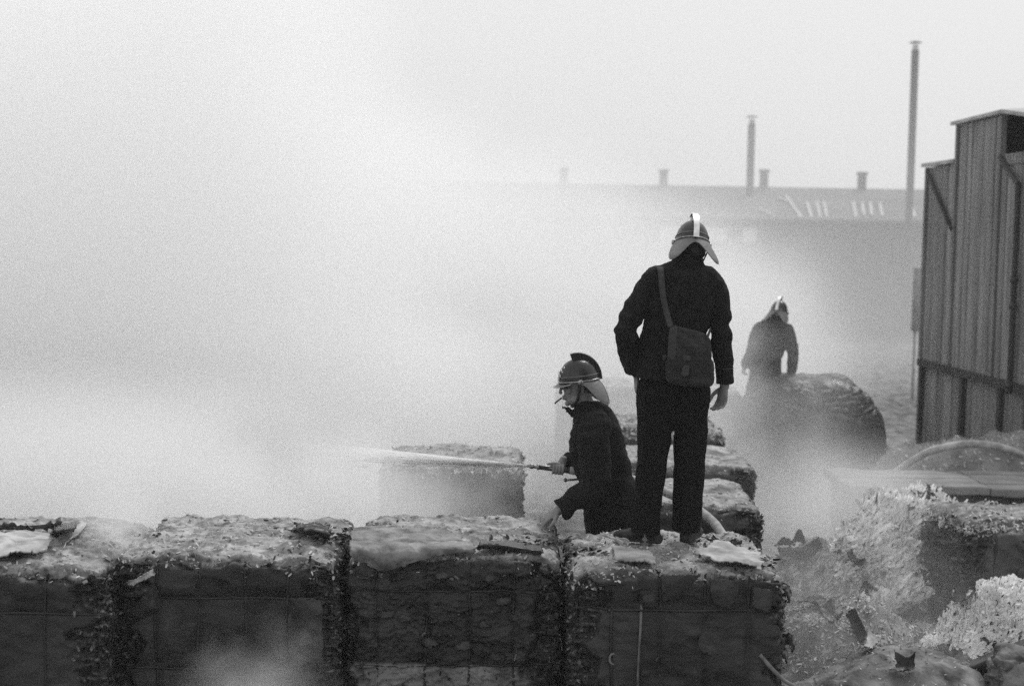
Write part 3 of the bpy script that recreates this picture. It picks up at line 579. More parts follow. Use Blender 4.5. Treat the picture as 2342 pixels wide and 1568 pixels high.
for Y in (14.9, 16.0, 17.1, 18.35, 19.93): plank('post', Y, Y + .1, -.02, 1.25, 1.25, .02, .09, M['board_dark'])
for Y in (17.34, 18.80): plank('corner_batten', Y, Y + .07, 1.37, topz(Y + .01), topz(Y + .01), .045, .05, bm_[2])
plank('corner_batten', 19.93, 20.0, 1.37, 4.03, 4.03, .045, .05, bm_[2])
# roofs
def slab(name, pts, th, m, parent=shed):
    V = [np.array(p) for p in pts] + [np.array(p) - [0, 0, th] for p in pts]
    return mkl(name, V, [(0, 1, 2, 3), (7, 6, 5, 4), (0, 4, 5, 1), (1, 5, 6, 2), (2, 6, 7, 3), (3, 7, 4, 0)], m, parent, False)
def sp(Y, out_, z): p = np.array([shx(Y), Y, 0]) + sn * out_; return [p[0], p[1], z]
slab('roof', [sp(18.88, .06, 4.09), sp(20.12, .06, 4.09), sp(20.15, -5, 4.5), sp(18.88, -5, 4.5)], .05, M['roof_edge'])
slab('roof', [sp(17.3, .07, 4.60), sp(18.98, .08, 4.58), sp(18.98, -5, 5.0), sp(17.3, -5, 5.0)], .045, M['roof_edge'])
slab('roof', [sp(13.9, .07, 4.12), sp(17.298, .07, 4.60), sp(17.298, -5, 5.0), sp(13.9, -5, 4.5)], .045, M['roof_edge'])
# open gap under the roof at the near section: inner wall set back
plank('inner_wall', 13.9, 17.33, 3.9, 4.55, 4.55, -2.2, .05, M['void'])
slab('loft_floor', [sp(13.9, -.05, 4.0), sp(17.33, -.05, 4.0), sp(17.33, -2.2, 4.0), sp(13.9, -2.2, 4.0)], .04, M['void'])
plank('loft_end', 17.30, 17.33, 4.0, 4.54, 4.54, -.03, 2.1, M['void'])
k_ = 14.25
while k_ < 17.28: plank('trim_slat', k_, k_ + .055, 3.93, 4.06, 4.06, .035, .03, bm_[1]); k_ += .085
def sw(px, Y, py, out_=.07): v = W(px, py, Y); return np.array([shx(Y), Y, 0]) + sn * out_ + [0, 0, v.z]
V, F_ = tube(spline([sw(2284, 17.28, 358), sw(2300, 17.05, 385), sw(2324, 16.72, 420), sw(2326, 16.70, 440), sw(2324, 16.70, 600), sw(2321, 16.70, 700), sw(2319, 16.70, 900)]), .034)
mkl('drainpipe', V, F_, M['pipe'], shed)
for py in (640, 700, 880):
    V, F_ = tube([sw(2321, 16.7, py - 5), sw(2321, 16.7, py + 6)], .048); mkl('pipe_bracket', V, F_, M['pipe'], shed)
V, F_ = tube([sw(2118, 19.9, 393, .05), sw(2178, 18.85, 524, .05)], .028); mkl('brace', V, F_, M['board_dark'], shed)
V, F_ = box((0, 0, 0), (1, 1, 1)); 
# end wall of the shed so that it stands as a building
plank('rear_wall', 19.96, 20.0, -.02, 4.02, 4.02, -.1, 4.8, M['board'])
pb = W(2095, 685, 27); V, F_ = cat([box(pb, (.12, .1, 1.2)), box((pb.x, 27, pb.z / 2 - .3), (.04, .04, pb.z - .6))])
tag(mkl('post', V, F_, M['roof_edge']), 'narrow hazy post just left of the shed corner', 'post')

# ------------------------------------------------------------------ far buildings and chimneys
def wall_box(name, x0, x1, y0, y1, z0, z1, m, parent): V, F_ = box(((x0 + x1) / 2, (y0 + y1) / 2, (z0 + z1) / 2), (x1 - x0, y1 - y0, z1 - z0)); return mkl(name, V, F_, m, parent, False)
YB = 70.; zr = W(1700, 412, YB).z; x0, x1 = W(560, 400, YB).x, W(2420, 400, YB).x
fb = empty('factory_building', ((x0 + x1) / 2, YB, 0), 'long low factory building on the smoky skyline with three stubby chimneys', 'building')
wall_box('wall', x0, x1, YB + 3, YB + 12, 0, zr - 1.6, M['brick'], fb)
slab('roof', [[x0, YB + 2.6, zr - 1.7], [x1, YB + 2.6, zr - 1.7], [x1, YB + 8, zr], [x0, YB + 8, zr]], .15, M['roofing'], fb)
slab('roof', [[x0, YB + 8, zr], [x1, YB + 8, zr], [x1, YB + 12.4, zr - 1.7], [x0, YB + 12.4, zr - 1.7]], .15, M['roofing'], fb)
for px, py in ((1518, 388), (1748, 388), (1972, 394), (1290, 384)):
    p = W(px, py, YB + 8); ch = wall_box('chimney', p.x - .2, p.x + .2, YB + 7.8, YB + 8.2, zr - .3, p.z - .12, M['brick'], fb)
    wall_box('cap', p.x - .26, p.x + .26, YB + 7.74, YB + 8.26, p.z - .12, p.z, M['brick'], ch)
YM = 46.; zm = W(1930, 504, YM).z; x0, x1 = W(1180, 500, YM).x, W(2500, 500, YM).x
mb = empty('low_warehouse', ((x0 + x1) / 2, YM, 0), 'low dark warehouse behind the smoke with pale roof glazing above its eaves', 'warehouse')
wall_box('wall', x0, x1, YM, YM + 9, 0, zm, M['brick'], mb)
slab('eaves', [[x0, YM - .35, zm + .03], [x1, YM - .35, zm + .03], [x1, YM + .6, zm + .12], [x0, YM + .6, zm + .12]], .1, M['roofing'], mb)
zs = W(1930, 452, YM + 4).z
slab('roof', [[x0, YM + .6, zm + .1], [x1, YM + .6, zm + .1], [x1, YM + 4.4, zs], [x0, YM + 4.4, zs]], .1, M['roofing'], mb)
slab('roof', [[x0, YM + 4.4, zs], [x1, YM + 4.4, zs], [x1, YM + 9.3, zm + .1], [x0, YM + 9.3, zm + .1]], .1, M['roofing'], mb)
for a, b_ in ((1508, 1662), (1700, 1730)):
    wall_box('window_band', W(a, 500, YM).x, W(b_, 500, YM).x, YM - .04, YM + .02, zm - .75, zm - .3, M['glass'], mb)
M['glazing'] = mat('pale_glazing', .26, .4, 3, .4)
def bar(pxa, pya, pxb, pyb, wd_=.10, Y=None):
    Ya = YM + .8; a, b_ = np.array(W(pxa, pya, Ya)), np.array(W(pxb, pyb, Ya))
    # lay it on the sloping roof
    def drop(p):
        d = p - np.array(CAM); # intersect with roof plane
        n_ = np.cross([1, 0, 0], np.array([0, 3.8, zs - zm - .1])); q0 = np.array([0, YM + .6, zm + .16]); t_ = np.dot(q0 - np.array(CAM), n_) / np.dot(d, n_); return np.array(CAM) + d * t_
    a, b_ = drop(a), drop(b_); ax = b_ - a; L = np.linalg.norm(ax); q = Vector(ax).to_track_quat('X', 'Z').to_matrix(); V, F_ = box((0, 0, 0), (L, wd_, .05), q); return mkl('skylight_bar', V + (a + b_) / 2, F_, M['glazing'], mb, False)
for s_ in ((1798, 448, 1832, 497), (1846, 462, 1856, 497), (1868, 462, 1876, 497), (1884, 462, 1892, 497), (1952, 462, 1958, 497), (1972, 464, 1976, 492), (1990, 464, 1994, 492), (2012, 464, 2018, 494), (1952, 466, 2018, 468), (2084, 466, 2092, 497), (1735, 478, 1770, 492), (1780, 452, 1800, 460)): bar(*s_)
def stack(px, pyt, pyb, wpx, Y, label):
    a, b_ = W(px + 4, pyt, Y), W(px, pyb, Y); r_ = wpx / 2 * Y / F
    t_ = empty('metal_stack', (b_.x, Y, 0), label, 'chimney', 'metal stacks rising over the warehouse')
    V, F_ = tube([(b_.x, Y, .5), (b_.x + .0, Y, a.z - r_)], r_, 16); mkl('pipe', V, F_, M['pipe'], t_)
    V, F_ = tube([(b_.x, Y, a.z - r_ * 1.1), (b_.x, Y, a.z + r_ * .4)], r_ * .75, 16); mkl('neck', V, F_, M['pipe_cap'], t_)
    V, F_ = tube([(b_.x, Y, a.z + r_ * .9), (b_.x, Y, a.z + r_ * 1.6)], (r_ * 1.8, r_ * .2), 16); mkl('rain_cap', V, F_, M['pipe_cap'], t_)
    return t_
stack(1713, 276, 500, 17, YM + 5, 'shorter metal stack fading in the smoke above the warehouse')
stack(2079, 106, 500, 17, YM - 2, 'tall dark metal stack left of the shed roof')
# ------------------------------------------------------------------ people
def fuse(parts, vox, it=4, fac=.5):
    V, F_ = cat(parts); me = bpy.data.meshes.new('tmp'); me.from_pydata([tuple(v) for v in V], [], [tuple(dict.fromkeys(f)) for f in F_]); me.update()
    o = bpy.data.objects.new('tmp', me); col.objects.link(o)
    m = o.modifiers.new('r', 'REMESH'); m.mode = 'VOXEL'; m.voxel_size = vox
    s = o.modifiers.new('s', 'SMOOTH'); s.factor = fac; s.iterations = it
    e = o.evaluated_get(bpy.context.evaluated_depsgraph_get()); q = bpy.data.meshes.new_from_object(e)
    n = len(q.vertices); co = np.empty(n * 3, np.float32); q.vertices.foreach_get('co', co)
    k = len(q.polygons); lt = np.empty(k, np.int32); q.polygons.foreach_get('loop_total', lt); vi = np.empty(len(q.loops), np.int32); q.loops.foreach_get('vertex_index', vi)
    ls = np.empty(k, np.int32); q.polygons.foreach_get('loop_start', ls)
    Fq = np.stack([vi[ls + j] if j < 3 else np.where(lt > 3, vi[np.minimum(ls + 3, len(vi) - 1)], vi[ls]) for j in range(4)], 1)
    bpy.data.objects.remove(o); bpy.data.meshes.remove(me); bpy.data.meshes.remove(q)
    Fq = Fq[lt == 4] if (lt == 4).all() else Fq
    return co.reshape(-1, 3).astype(float), Fq
def loft(path, rs, ru, side=(1, 0, 0), n=20, pw=1., rnd=True, cut=False):
    """closed tube through path with half-widths rs (along side) and ru (across)"""
    P = np.array([list(p) for p in path], float); rs = np.array(rs, float) * np.ones(len(P)); ru = np.array(ru, float) * np.ones(len(P))
    m = 5; t0 = np.arange(len(P)); t = np.linspace(0, len(P) - 1, (len(P) - 1) * m + 1)
    Ps = np.array(spline(P, m)); rs = np.interp(t, t0, rs); ru = np.interp(t, t0, ru)
    T = np.gradient(Ps, axis=0); T /= np.linalg.norm(T, axis=1)[:, None] + 1e-12
    if rnd:
        for e, sg in ((0, -1), (-1, 1))[:1 if cut else 2]:
            ex, ex_s, ex_u = [], [], []
            for a in (.45, .8, .97):
                k = math.sqrt(1 - a * a); ex.append(Ps[e] + sg * T[e] * min(rs[e], ru[e]) * a); ex_s.append(rs[e] * k); ex_u.append(ru[e] * k)
            if sg < 0: Ps = np.vstack([ex[::-1], Ps]); rs = np.concatenate([ex_s[::-1], rs]); ru = np.concatenate([ex_u[::-1], ru]); T = np.vstack([[T[0]] * 3, T])
            else: Ps = np.vstack([Ps, ex]); rs = np.concatenate([rs, ex_s]); ru = np.concatenate([ru, ex_u]); T = np.vstack([T, [T[-1]] * 3])
    V = []; sd0 = np.array(side, float)
    for p, tt, a, b in zip(Ps, T, rs, ru):
        s_ = sd0 - tt * np.dot(sd0, tt); s_ /= np.linalg.norm(s_) + 1e-9; u = np.cross(s_, tt)
        for k in range(n):
            g = 2 * math.pi * k / n; c_, q = math.cos(g), math.sin(g); c_ = math.copysign(abs(c_) ** pw, c_); q = math.copysign(abs(q) ** pw, q)
            V.append(p + a * c_ * s_ + b * q * u)
    L = len(Ps); F_ = [(j * n + k, j * n + (k + 1) % n, (j + 1) * n + (k + 1) % n, (j + 1) * n + k) for j in range(L - 1) for k in range(n)]
    F_ += [tuple(range(n))[::-1], tuple((L - 1) * n + k for k in range(n))]
    return np.array(V), F_
def ell(c, r, M_=None, n=14):
    V, F_ = [], []
    for i in range(n + 1):
        a = math.pi * i / n
        for k in range(n * 2): b = math.pi * k / n; V.append((math.sin(a) * math.cos(b) * r[0], math.sin(a) * math.sin(b) * r[1], math.cos(a) * r[2]))
    for i in range(n):
        for k in range(n * 2): F_.append((i * 2 * n + k, (i + 1) * 2 * n + k, (i + 1) * 2 * n + (k + 1) % (2 * n), i * 2 * n + (k + 1) % (2 * n)))
    V = np.array(V) + np.array(c)
    if M_ is not None: V = xf(V, M_)
    return V, F_
def xf(V, M_): A = np.array(M_); return np.asarray(V) @ A[:3, :3].T + A[:3, 3]
def xp(parts, M_): return [(xf(v, M_), f) for v, f in parts]
def headM(pos, yaw, bow=0, roll=0): return Matrix.Translation(Vector(pos)) @ Matrix.Rotation(R(yaw), 4, 'Z') @ Matrix.Rotation(R(-bow), 4, 'X') @ Matrix.Rotation(R(roll), 4, 'Y')
def head_parts():
    p = [ell((0, -.015, .04), (.073, .092, .085)), ell((0, .028, -.025), (.056, .062, .080)), ell((0, .036, -.075), (.047, .046, .038)), ell((0, .074, -.101), (.019, .017, .016)),
         ell((0, .082, .022), (.042, .013, .010)), ell((0, .086, -.062), (.024, .014, .018))]
    p += [loft([(0, .088, .014), (0, .104, -.010), (0, .113, -.030)], (.007, .009, .010), (.008, .009, .009)), ell((0, .108, -.034), (.015, .010, .008))]
    p += [ell((0, .097, -.058), (.021, .008, .0055)), ell((0, .094, -.071), (.019, .009, .0065))]
    for s in (-1, 1): p += [ell((s * .040, .062, -.020), (.020, .022, .020)), ell((s * .075, -.008, -.012), (.008, .018, .030)), ell((s * .044, .02, -.075), (.014, .035, .028))]
    return p
def hand_parts(wr, d, n, s, curl=(.35, .5, .4), k=1., spread=.08, thumb=(.7, .65, .25)):
    """palm, four fingers and a thumb. d: wrist to fingers, n: towards the palm side, s: towards the thumb"""
    wr, d, n, s = [np.array(list(q), float) for q in (wr, d, n, s)]; d /= np.linalg.norm(d); n -= d * np.dot(n, d); n /= np.linalg.norm(n); s_ = np.cross(d, n); s = s_ if np.dot(s_, s) > 0 else -s_
    P = [loft([wr - d * .04, wr, wr + d * .03 * k, wr + d * .062 * k, wr + d * .088 * k], np.array((.026, .026, .034, .041, .040)) * k, np.array((.020, .019, .017, .014, .012)) * k, s, 16)]
    for i, (o, L, r_) in enumerate(((.031, .074, .0092), (.0105, .083, .0095), (-.0105, .076, .009), (-.030, .060, .008))):
        b = wr + d * .080 * k + s * o * k; a = 0; dd = d + s * spread * (1.5 - i); dd /= np.linalg.norm(dd); pts = [b]; cur = b
        for c_, f in zip(curl, (.45, .31, .24)):
            a += c_ * (1 + .12 * i); q = dd * math.cos(a) + n * math.sin(a); cur = cur + q * L * f * k; pts.append(cur)
        P.append(loft(pts, np.array((1.08, 1.02, .92, .8)) * r_ * k, np.array((1.08, 1.02, .92, .8)) * r_ * k, s, 10))
    t0 = wr + d * .018 * k + s * .026 * k + n * .004; t1 = t0 + (d * thumb[0] + s * thumb[1] + n * thumb[2]) * .045 * k; t2 = t1 + (d * .9 + s * thumb[1] * .35 + n * thumb[2] * 1.4) * .030 * k; t3 = t2 + (d * .95 + n * thumb[2] * 1.6) * .022 * k
    P.append(loft([t0, t1, t2, t3], np.array((.014, .012, .0105, .009)) * k, np.array((.014, .012, .0105, .009)) * k, n, 10)); return P
def garment(name, parts, mat_, root, vox=.007, wr=.004, seed=0, st=(8, 8, 14), it=5, folds=None):
    V, Fq = fuse(parts, vox, it); N = normals(V, Fq)
    k = wr * (fbm(V * np.array(st) + seed * 7.7, 4) + .6 * (1 - 2 * np.abs(pn(V * np.array(st) * .8 + seed))) * ss(-.2, .4, pn(V * 3.1 + seed)))
    if folds: k = k + folds(V)
    V = V + N * k[:, None]; return mk(name, V, Fq, mat_, root)
def ribbon(name, pts, widths, side, mat_, root, th=.003, n=10, gap=.0):
    A = np.array(spline(pts, n)); w_ = np.interp(np.linspace(0, 1, len(A)), np.linspace(0, 1, len(np.atleast_1d(widths))), np.atleast_1d(widths)) / 2
    T = np.gradient(A, axis=0); s0 = np.array(side, float); S_ = s0 - T * (T @ s0 / (T ** 2).sum(1))[:, None]; S_ /= np.linalg.norm(S_, axis=1)[:, None]; U = np.cross(T, S_); U /= np.linalg.norm(U, axis=1)[:, None]
    V = np.concatenate([A - S_ * w_[:, None] + U * th, A + S_ * w_[:, None] + U * th, A + S_ * w_[:, None] - U * th, A - S_ * w_[:, None] - U * th]); L = len(A); i = np.arange(L - 1)
    q = np.concatenate([np.stack([i + a * L, i + b * L, i + 1 + b * L, i + 1 + a * L], 1) for a, b in ((0, 1), (1, 2), (2, 3), (3, 0))] + [[[0, L, 2 * L, 3 * L]], [[L - 1, 2 * L - 1, 3 * L - 1, 4 * L - 1]]])
    return mk(name, V, q, mat_, root)
def helmet(root, M_, comb_h=.045, far_=False):
    """leather fire helmet: dome, raised comb, peak, neck flap, emblem"""
    n, m = 48, 18; V, F_ = [], []
    for i in range(m + 1):
        a = math.pi / 2 * i / m
        for k in range(n):
            b = 2 * math.pi * k / n; q = math.cos(a) ** .92; V.append((q * .096 * math.cos(b), -.008 + q * .120 * math.sin(b), .030 + .132 * math.sin(a) ** .95))
    F_ = [(i * n + k, i * n + (k + 1) % n, (i + 1) * n + (k + 1) % n, (i + 1) * n + k) for i in range(m) for k in range(n)]
    F_ += [tuple(range(n))[::-1]]
    h = mkl('helmet', xf(V, M_), F_, M['leather'], root)
    def ring(name, r0, r1, z, a0, a1, rad, mt, pr, tilt=0.):
        V, F_ = tube([(r0 * math.cos(a), -.008 + r1 * math.sin(a), z + tilt * math.sin(a)) for a in np.linspace(a0, a1, 50)], rad, 8); return mkl(name, xf(V, M_), F_, mt, pr)
    ring('rim_band', .098, .122, .032, 0, 2 * math.pi, .0055, M['brass_dull'], h)
    for k in range(6):          # seams of the dome
        if k in (0,): continue
    ring('dome_band', .0945, .118, .062, 0, 2 * math.pi, .0035, M['leather_grey'], h)
    # comb: arched plate from the front top over to the back rim
    A = np.linspace(R(104), R(-6), 30); o_, i_ = [], []
    for a in A:
        # a = 90 top, 0 back
        t_ = (R(104) - a) / R(110); hh = comb_h * (1 - .55 * t_); c_, s_ = math.cos(a), math.sin(a)
        i_.append((-.008 - .116 * c_, .030 + .128 * max(s_, -.05))); o_.append((-.008 - (.120 + hh) * c_, .030 + (.132 + hh) * s_ if s_ > -.05 else .026))
    V = [(x, y, z) for x in (-.010, .010) for y, z in i_] + [(x, y, z) for x in (-.010, .010) for y, z in o_]; L = 30
    F_ = [(j, j + 1, 2 * L + j + 1, 2 * L + j) for j in range(L - 1)] + [(L + j, 3 * L + j, 3 * L + j + 1, L + j + 1) for j in range(L - 1)] + [(2 * L + j, 2 * L + j + 1, 3 * L + j + 1, 3 * L + j) for j in range(L - 1)] + [(0, 2 * L, 3 * L, L), (L - 1, 2 * L - 1, 4 * L - 1, 3 * L - 1)]
    cb = mkl('comb', xf(V, M_), F_, M['leather'], h, False)
    o2 = [(y, z) for y, z in o_]; c_ = np.array([-.008, .030]); oo = [tuple(c_ + (np.array(q) - c_) * 1.03) for q in o2]
    V = [(x, y, z) for x in (-.016, .016) for y, z in o2] + [(x, y, z) for x in (-.016, .016) for y, z in oo]
    F_ = [(j, j + 1, 2 * L + j + 1, 2 * L + j) for j in range(L - 1)] + [(L + j, 3 * L + j, 3 * L + j + 1, L + j + 1) for j in range(L - 1)] + [(2 * L + j, 2 * L + j + 1, 3 * L + j + 1, 3 * L + j) for j in range(L - 1)] + [(j, L + j, L + j + 1, j + 1) for j in range(L - 1)] + [(0, 2 * L, 3 * L, L), (L - 1, 2 * L - 1, 4 * L - 1, 3 * L - 1)]
    mkl('comb_edge', xf(V, M_), F_, M['brass'], h, False)
    # peak and neck flap
    def skirt(name, a0, a1, Lf, flare, drop, mt, edge, droop=0.):
        na, nl = 40, 8; A = np.linspace(a0, a1, na); V = []
        for a in A:
            l = Lf(a)
            for j in range(nl): t_ = j / (nl - 1); V.append(((.1 + l * flare * t_) * math.cos(a), -.008 + (.121 + l * flare * t_) * math.sin(a), .030 - l * drop * t_ ** 1.1 - .004))
        i = np.arange(na * nl).reshape(na, nl); V = np.array(V); q = np.stack([i[:-1, :-1].ravel(), i[:-1, 1:].ravel(), i[1:, 1:].ravel(), i[1:, :-1].ravel()], 1); N = normals(V, q); n_ = len(V)
        rim = np.concatenate([i[0], i[1:, -1], i[-1][::-1][1:], i[:, 0][::-1][1:]]); Fq = np.concatenate([q, q[:, ::-1] + n_, np.stack([rim[:-1], rim[:-1] + n_, rim[1:] + n_, rim[1:]], 1)])
        o = mk(name, xf(np.concatenate([V, V - N * .004]), M_), Fq, mt, h)
        V2, F2 = tube(V[i[:, -1]], .0038, 8); mkl(name + '_edge', xf(V2, M_), F2, edge, h)
        return o
    skirt('peak', R(28), R(152), lambda a: .042 * math.sin((a - R(28)) / R(124) * math.pi) ** .6 + .002, .8, .45, M['leather'], M['brass_dull'])
    def lf(a):
        g = abs(a - R(270)); return (.012 + .122 * math.exp(-((g - R(46)) / R(24)) ** 2)) * ss(R(93), R(66), np.array([g]))[0] + .012
    skirt('neck_flap', R(176), R(364), lf, .54, 1.0, M['leather_grey'], M['leather_grey'])
    for s in (-1, 1):
        mkl('ear_boss', *(lambda V, F_: (xf(V, M_), F_))(*ell((s * .106, .0, .028), (.010, .017, .017))), M['brass_dull'], h)
        ribbon('chin_strap', [xf([(s * .104, .0, .02)], M_)[0], xf([(s * .083, .012, -.04)], M_)[0], xf([(s * .06, .03, -.09)], M_)[0], xf([(s * .02, .05, -.122)], M_)[0], xf([(0, .052, -.125)], M_)[0]], .016, xf([(0, 1, .4)], Matrix(M_).to_3x3().to_4x4())[0], M['leather'], h)
    # emblem plate on the front of the dome
    E = []
    for (u, v, r_) in ((0, 0, .017), (0, .026, .010), (.018, .012, .009), (-.018, .012, .009), (.026, .026, .007), (-.026, .026, .007), (.020, -.010, .009), (-.020, -.010, .009), (0, -.024, .010), (.013, -.024, .006), (-.013, -.024, .006), (0, .040, .006), (.030, .008, .005), (-.030, .008, .005)):
        u *= 1.35; v *= 1.25; r_ *= 1.3; th = u / .1; zz = .082 + v; q = math.sqrt(max(0, 1 - ((zz - .030) / .122) ** 2)); E.append(ell((.101 * q * math.sin(th) * 1.05, -.008 + .124 * q * math.cos(th), zz), (r_, .005, r_), None, 6))
    V, F_ = cat(E); mkl('emblem', xf(V, M_), F_, M['button'], h)
    return h
def boot(wr, ankle, d, L=.27, root=None):
    a = np.array(list(ankle)); d = np.array(list(d), float); d /= np.linalg.norm(d); s_ = np.array([-d[1], d[0], 0]); z0 = a[2]
    g = lambda f, z: a + d * f + np.array([0, 0, z - 0.0])
    up = loft([g(-.005, .16), g(-.008, .10), g(-.012, .05)], (.044, .043, .040), (.048, .048, .050), s_)
    ft = loft([g(-.055, .030), g(-.03, .040), g(.03, .050), g(.09, .042), g(.15, .034), g(.19, .030)], (.032, .036, .039, .045, .044, .032), (.028, .040, .050, .040, .030, .024), s_)
    sole = loft([g(-.065, .010), g(.0, .010), g(.10, .010), g(.195, .010)], (.034, .036, .046, .034), (.010, .010, .010, .010), s_)
    o = garment('boot', [up, ft, sole], M['boot'], root, .006, .003, 3); return o
def px3(Y0):
    return lambda x, y, dy=0.: np.array(W(x, y, Y0 + dy))

# ---- the standing fireman, seen from behind
Y1 = 8.12; k1 = Y1 / F; p = px3(Y1); foot = W(1530, 1248, Y1)
man = empty('person', (foot.x, Y1, 1.2), 'person in dark uniform and combed helmet standing on the bale, seen from behind', 'person')
def T(px_list): return np.array(px_list, float) * k1
tr = [loft([p(1538, 872), p(1538, 900), p(1538, 935)], T((80, 84, 80)), T((48, 54, 50)), pw=.9),
      loft([p(1500, 900), p(1498, 960, .0), p(1490, 1067, .0), p(1482, 1150, .0), p(1476, 1216, .01)], T((44, 41, 33, 32, 35)), T((46, 42, 36, 34, 38)), cut=True),
      loft([p(1578, 900), p(1581, 960, .02), p(1576, 1067, .04), p(1573, 1140, .05), p(1569, 1210, .06)], T((44, 39, 36, 34, 32)), T((46, 42, 36, 34, 36)), cut=True)]
def tfold(V): return .005 * np.sin(V[:, 2] * 46 + 3 * fbm(V * 5, 2)) * ss(1.62, 1.3, V[:, 2]) * ss(-.3, .4, pn(V * 6)) - .004 * np.exp(-((V[:, 0] - p(1478, 1000)[0]) / .008) ** 2)
garment('trousers', tr, M['trouser'], man, .007, .009, 2, (9, 9, 7), folds=tfold)
tor = [loft([p(1576, 582), p(1573, 602), p(1569, 622), p(1565, 642), p(1557, 680), p(1548, 732), p(1541, 765), p(1540, 795), p(1540, 830), p(1538, 866)],
            T((29, 38, 66, 80, 82, 74, 73, 78, 83, 88)), T((27, 34, 44, 50, 54, 50, 46, 50, 54, 58)), pw=.86, cut=True),
       loft([p(1504, 636), p(1485, 654), p(1457, 700, -.02), p(1432, 752, -.05), p(1434, 775, -.05), p(1442, 815, -.0), p(1450, 848, .03)], T((31, 28, 27, 26, 26, 24, 21)), T((36, 32, 30, 28, 27, 25, 22)), cut=True),
       loft([p(1618, 640), p(1636, 662), p(1644, 700), p(1648, 748, .01), p(1653, 800, .02), p(1657, 842, .03), p(1658, 876, .03)], T((30, 27, 27, 24, 24, 21, 20)), T((36, 34, 32, 27, 26, 24, 22)), cut=True)]
def jfold(V):
    z = V[:, 2]; x = V[:, 0] - p(1540, 800)[0]
    return .007 * np.sin(x * 46 + 6 * (z - 2)) * ss(2.42, 2.2, z) * ss(.22, .1, np.abs(x)) - .006 * np.exp(-(x / .007) ** 2) * ss(2.8, 2.6, z) + .006 * np.sin(z * 60 + x * 20) * np.exp(-((z - 2.48) / .1) ** 2) * ss(.17, .2, np.abs(x + .0))
garment('jacket', tor, M['cloth'], man, .0065, .009, 1, (9, 9, 11), folds=jfold)
# collar, its edge highlight put in as a paler ring, cuff piping
cl, cf = tube([p(1576 + 30 * math.cos(a), 582 - 1.5 * math.cos(a) + 3, .0) + np.array([0, 26 * k1 * math.sin(a), .012 * math.sin(a)]) for a in np.linspace(0, 2 * math.pi, 40)], .012, 8); mkl('collar', cl, cf, M['cloth'], man)
cl, cf = tube([p(1576 + 30 * math.cos(a), 578 - 1.5 * math.cos(a) + 3, .0) + np.array([0, 25 * k1 * math.sin(a), .012 * math.sin(a)]) for a in np.linspace(0, 2 * math.pi, 40)], .003, 8); mkl('collar_highlight', cl, cf, M['canvas_strap'], man)
cl, cf = tube([p(1656.5 + 21 * math.cos(a), 841, .03) + np.array([0, 23.6 * k1 * math.sin(a), 0]) for a in np.linspace(0, 2 * math.pi, 40)], .0022, 6); mkl('cuff_piping', cl, cf, mat('piping', .06), man)
HM = headM(p(1581, 569, .045), 3, 18, 5)
neck = [loft([p(1573, 612, .0), p(1575, 590, .0), p(1578, 565, .02)], T((21, 20, 21)), T((22, 22, 24)))]
core = [(v, f) for v, f in neck] + xp(head_parts(), HM)
core += [loft([p(1573, 600), p(1560, 640), p(1552, 700), p(1541, 780), p(1538, 880), p(1538, 920)], T((24, 70, 62, 58, 62, 60)), T((22, 34, 38, 34, 38, 36)))]
core += [loft([p(1500, 640), p(1478, 655), p(1454, 700, -.02), p(1434, 760, -.05), p(1444, 815, .0), p(1455, 856, .055)], T((22, 21, 19, 16, 13, 10)), T((22, 21, 19, 16, 13, 10)))]
core += [loft([p(1618, 648), p(1636, 664), p(1644, 700), p(1648, 748, .01), p(1653, 810, .02), p(1657, 884, .03)], T((22, 21, 19, 16, 13, 11)), T((22, 21, 19, 16, 13, 11)))]
core += [loft([p(1508, 900), p(1498, 960), p(1490, 1067), p(1482, 1150), p(1478, 1236, .01)], T((30, 28, 22, 20, 16)), T((30, 28, 22, 20, 16))), loft([p(1570, 900), p(1581, 960, .02), p(1576, 1067, .04), p(1573, 1140, .05), p(1570, 1230, .07)], T((30, 28, 22, 20, 16)), T((30, 28, 22, 20, 16)))]
core += hand_parts(p(1656, 885, .03), (-.12, .05, -1), (-.55, -.45, 0), (-1, .6, 0), (.35, .45, .4), 1.0, .05)
core += hand_parts(p(1456, 852, .06), (.02, .12, -1), (1, .1, 0), (0, 1, 0), (.1, .2, .2), .95, .03)
V, Fq = fuse(core, .0042, 2); mk('body', V, Fq, M['skin'], man)
V, Fq = fuse(xp([ell((0, -.03, .035), (.079, .086, .088)), ell((0, -.062, -.025), (.062, .040, .060)), ell((0, -.03, -.075), (.060, .052, .035))], HM), .006, 2); mk('hair', V, Fq, M['hair'], man)
helmet(man, HM, .045)
boot(None, (*p(1484, 1240, .0)[:2], 1.215), (-.93, .30, 0), root=man)
boot(None, (*p(1573, 1240, .07)[:2], 1.215), (.42, .9, 0), root=man)
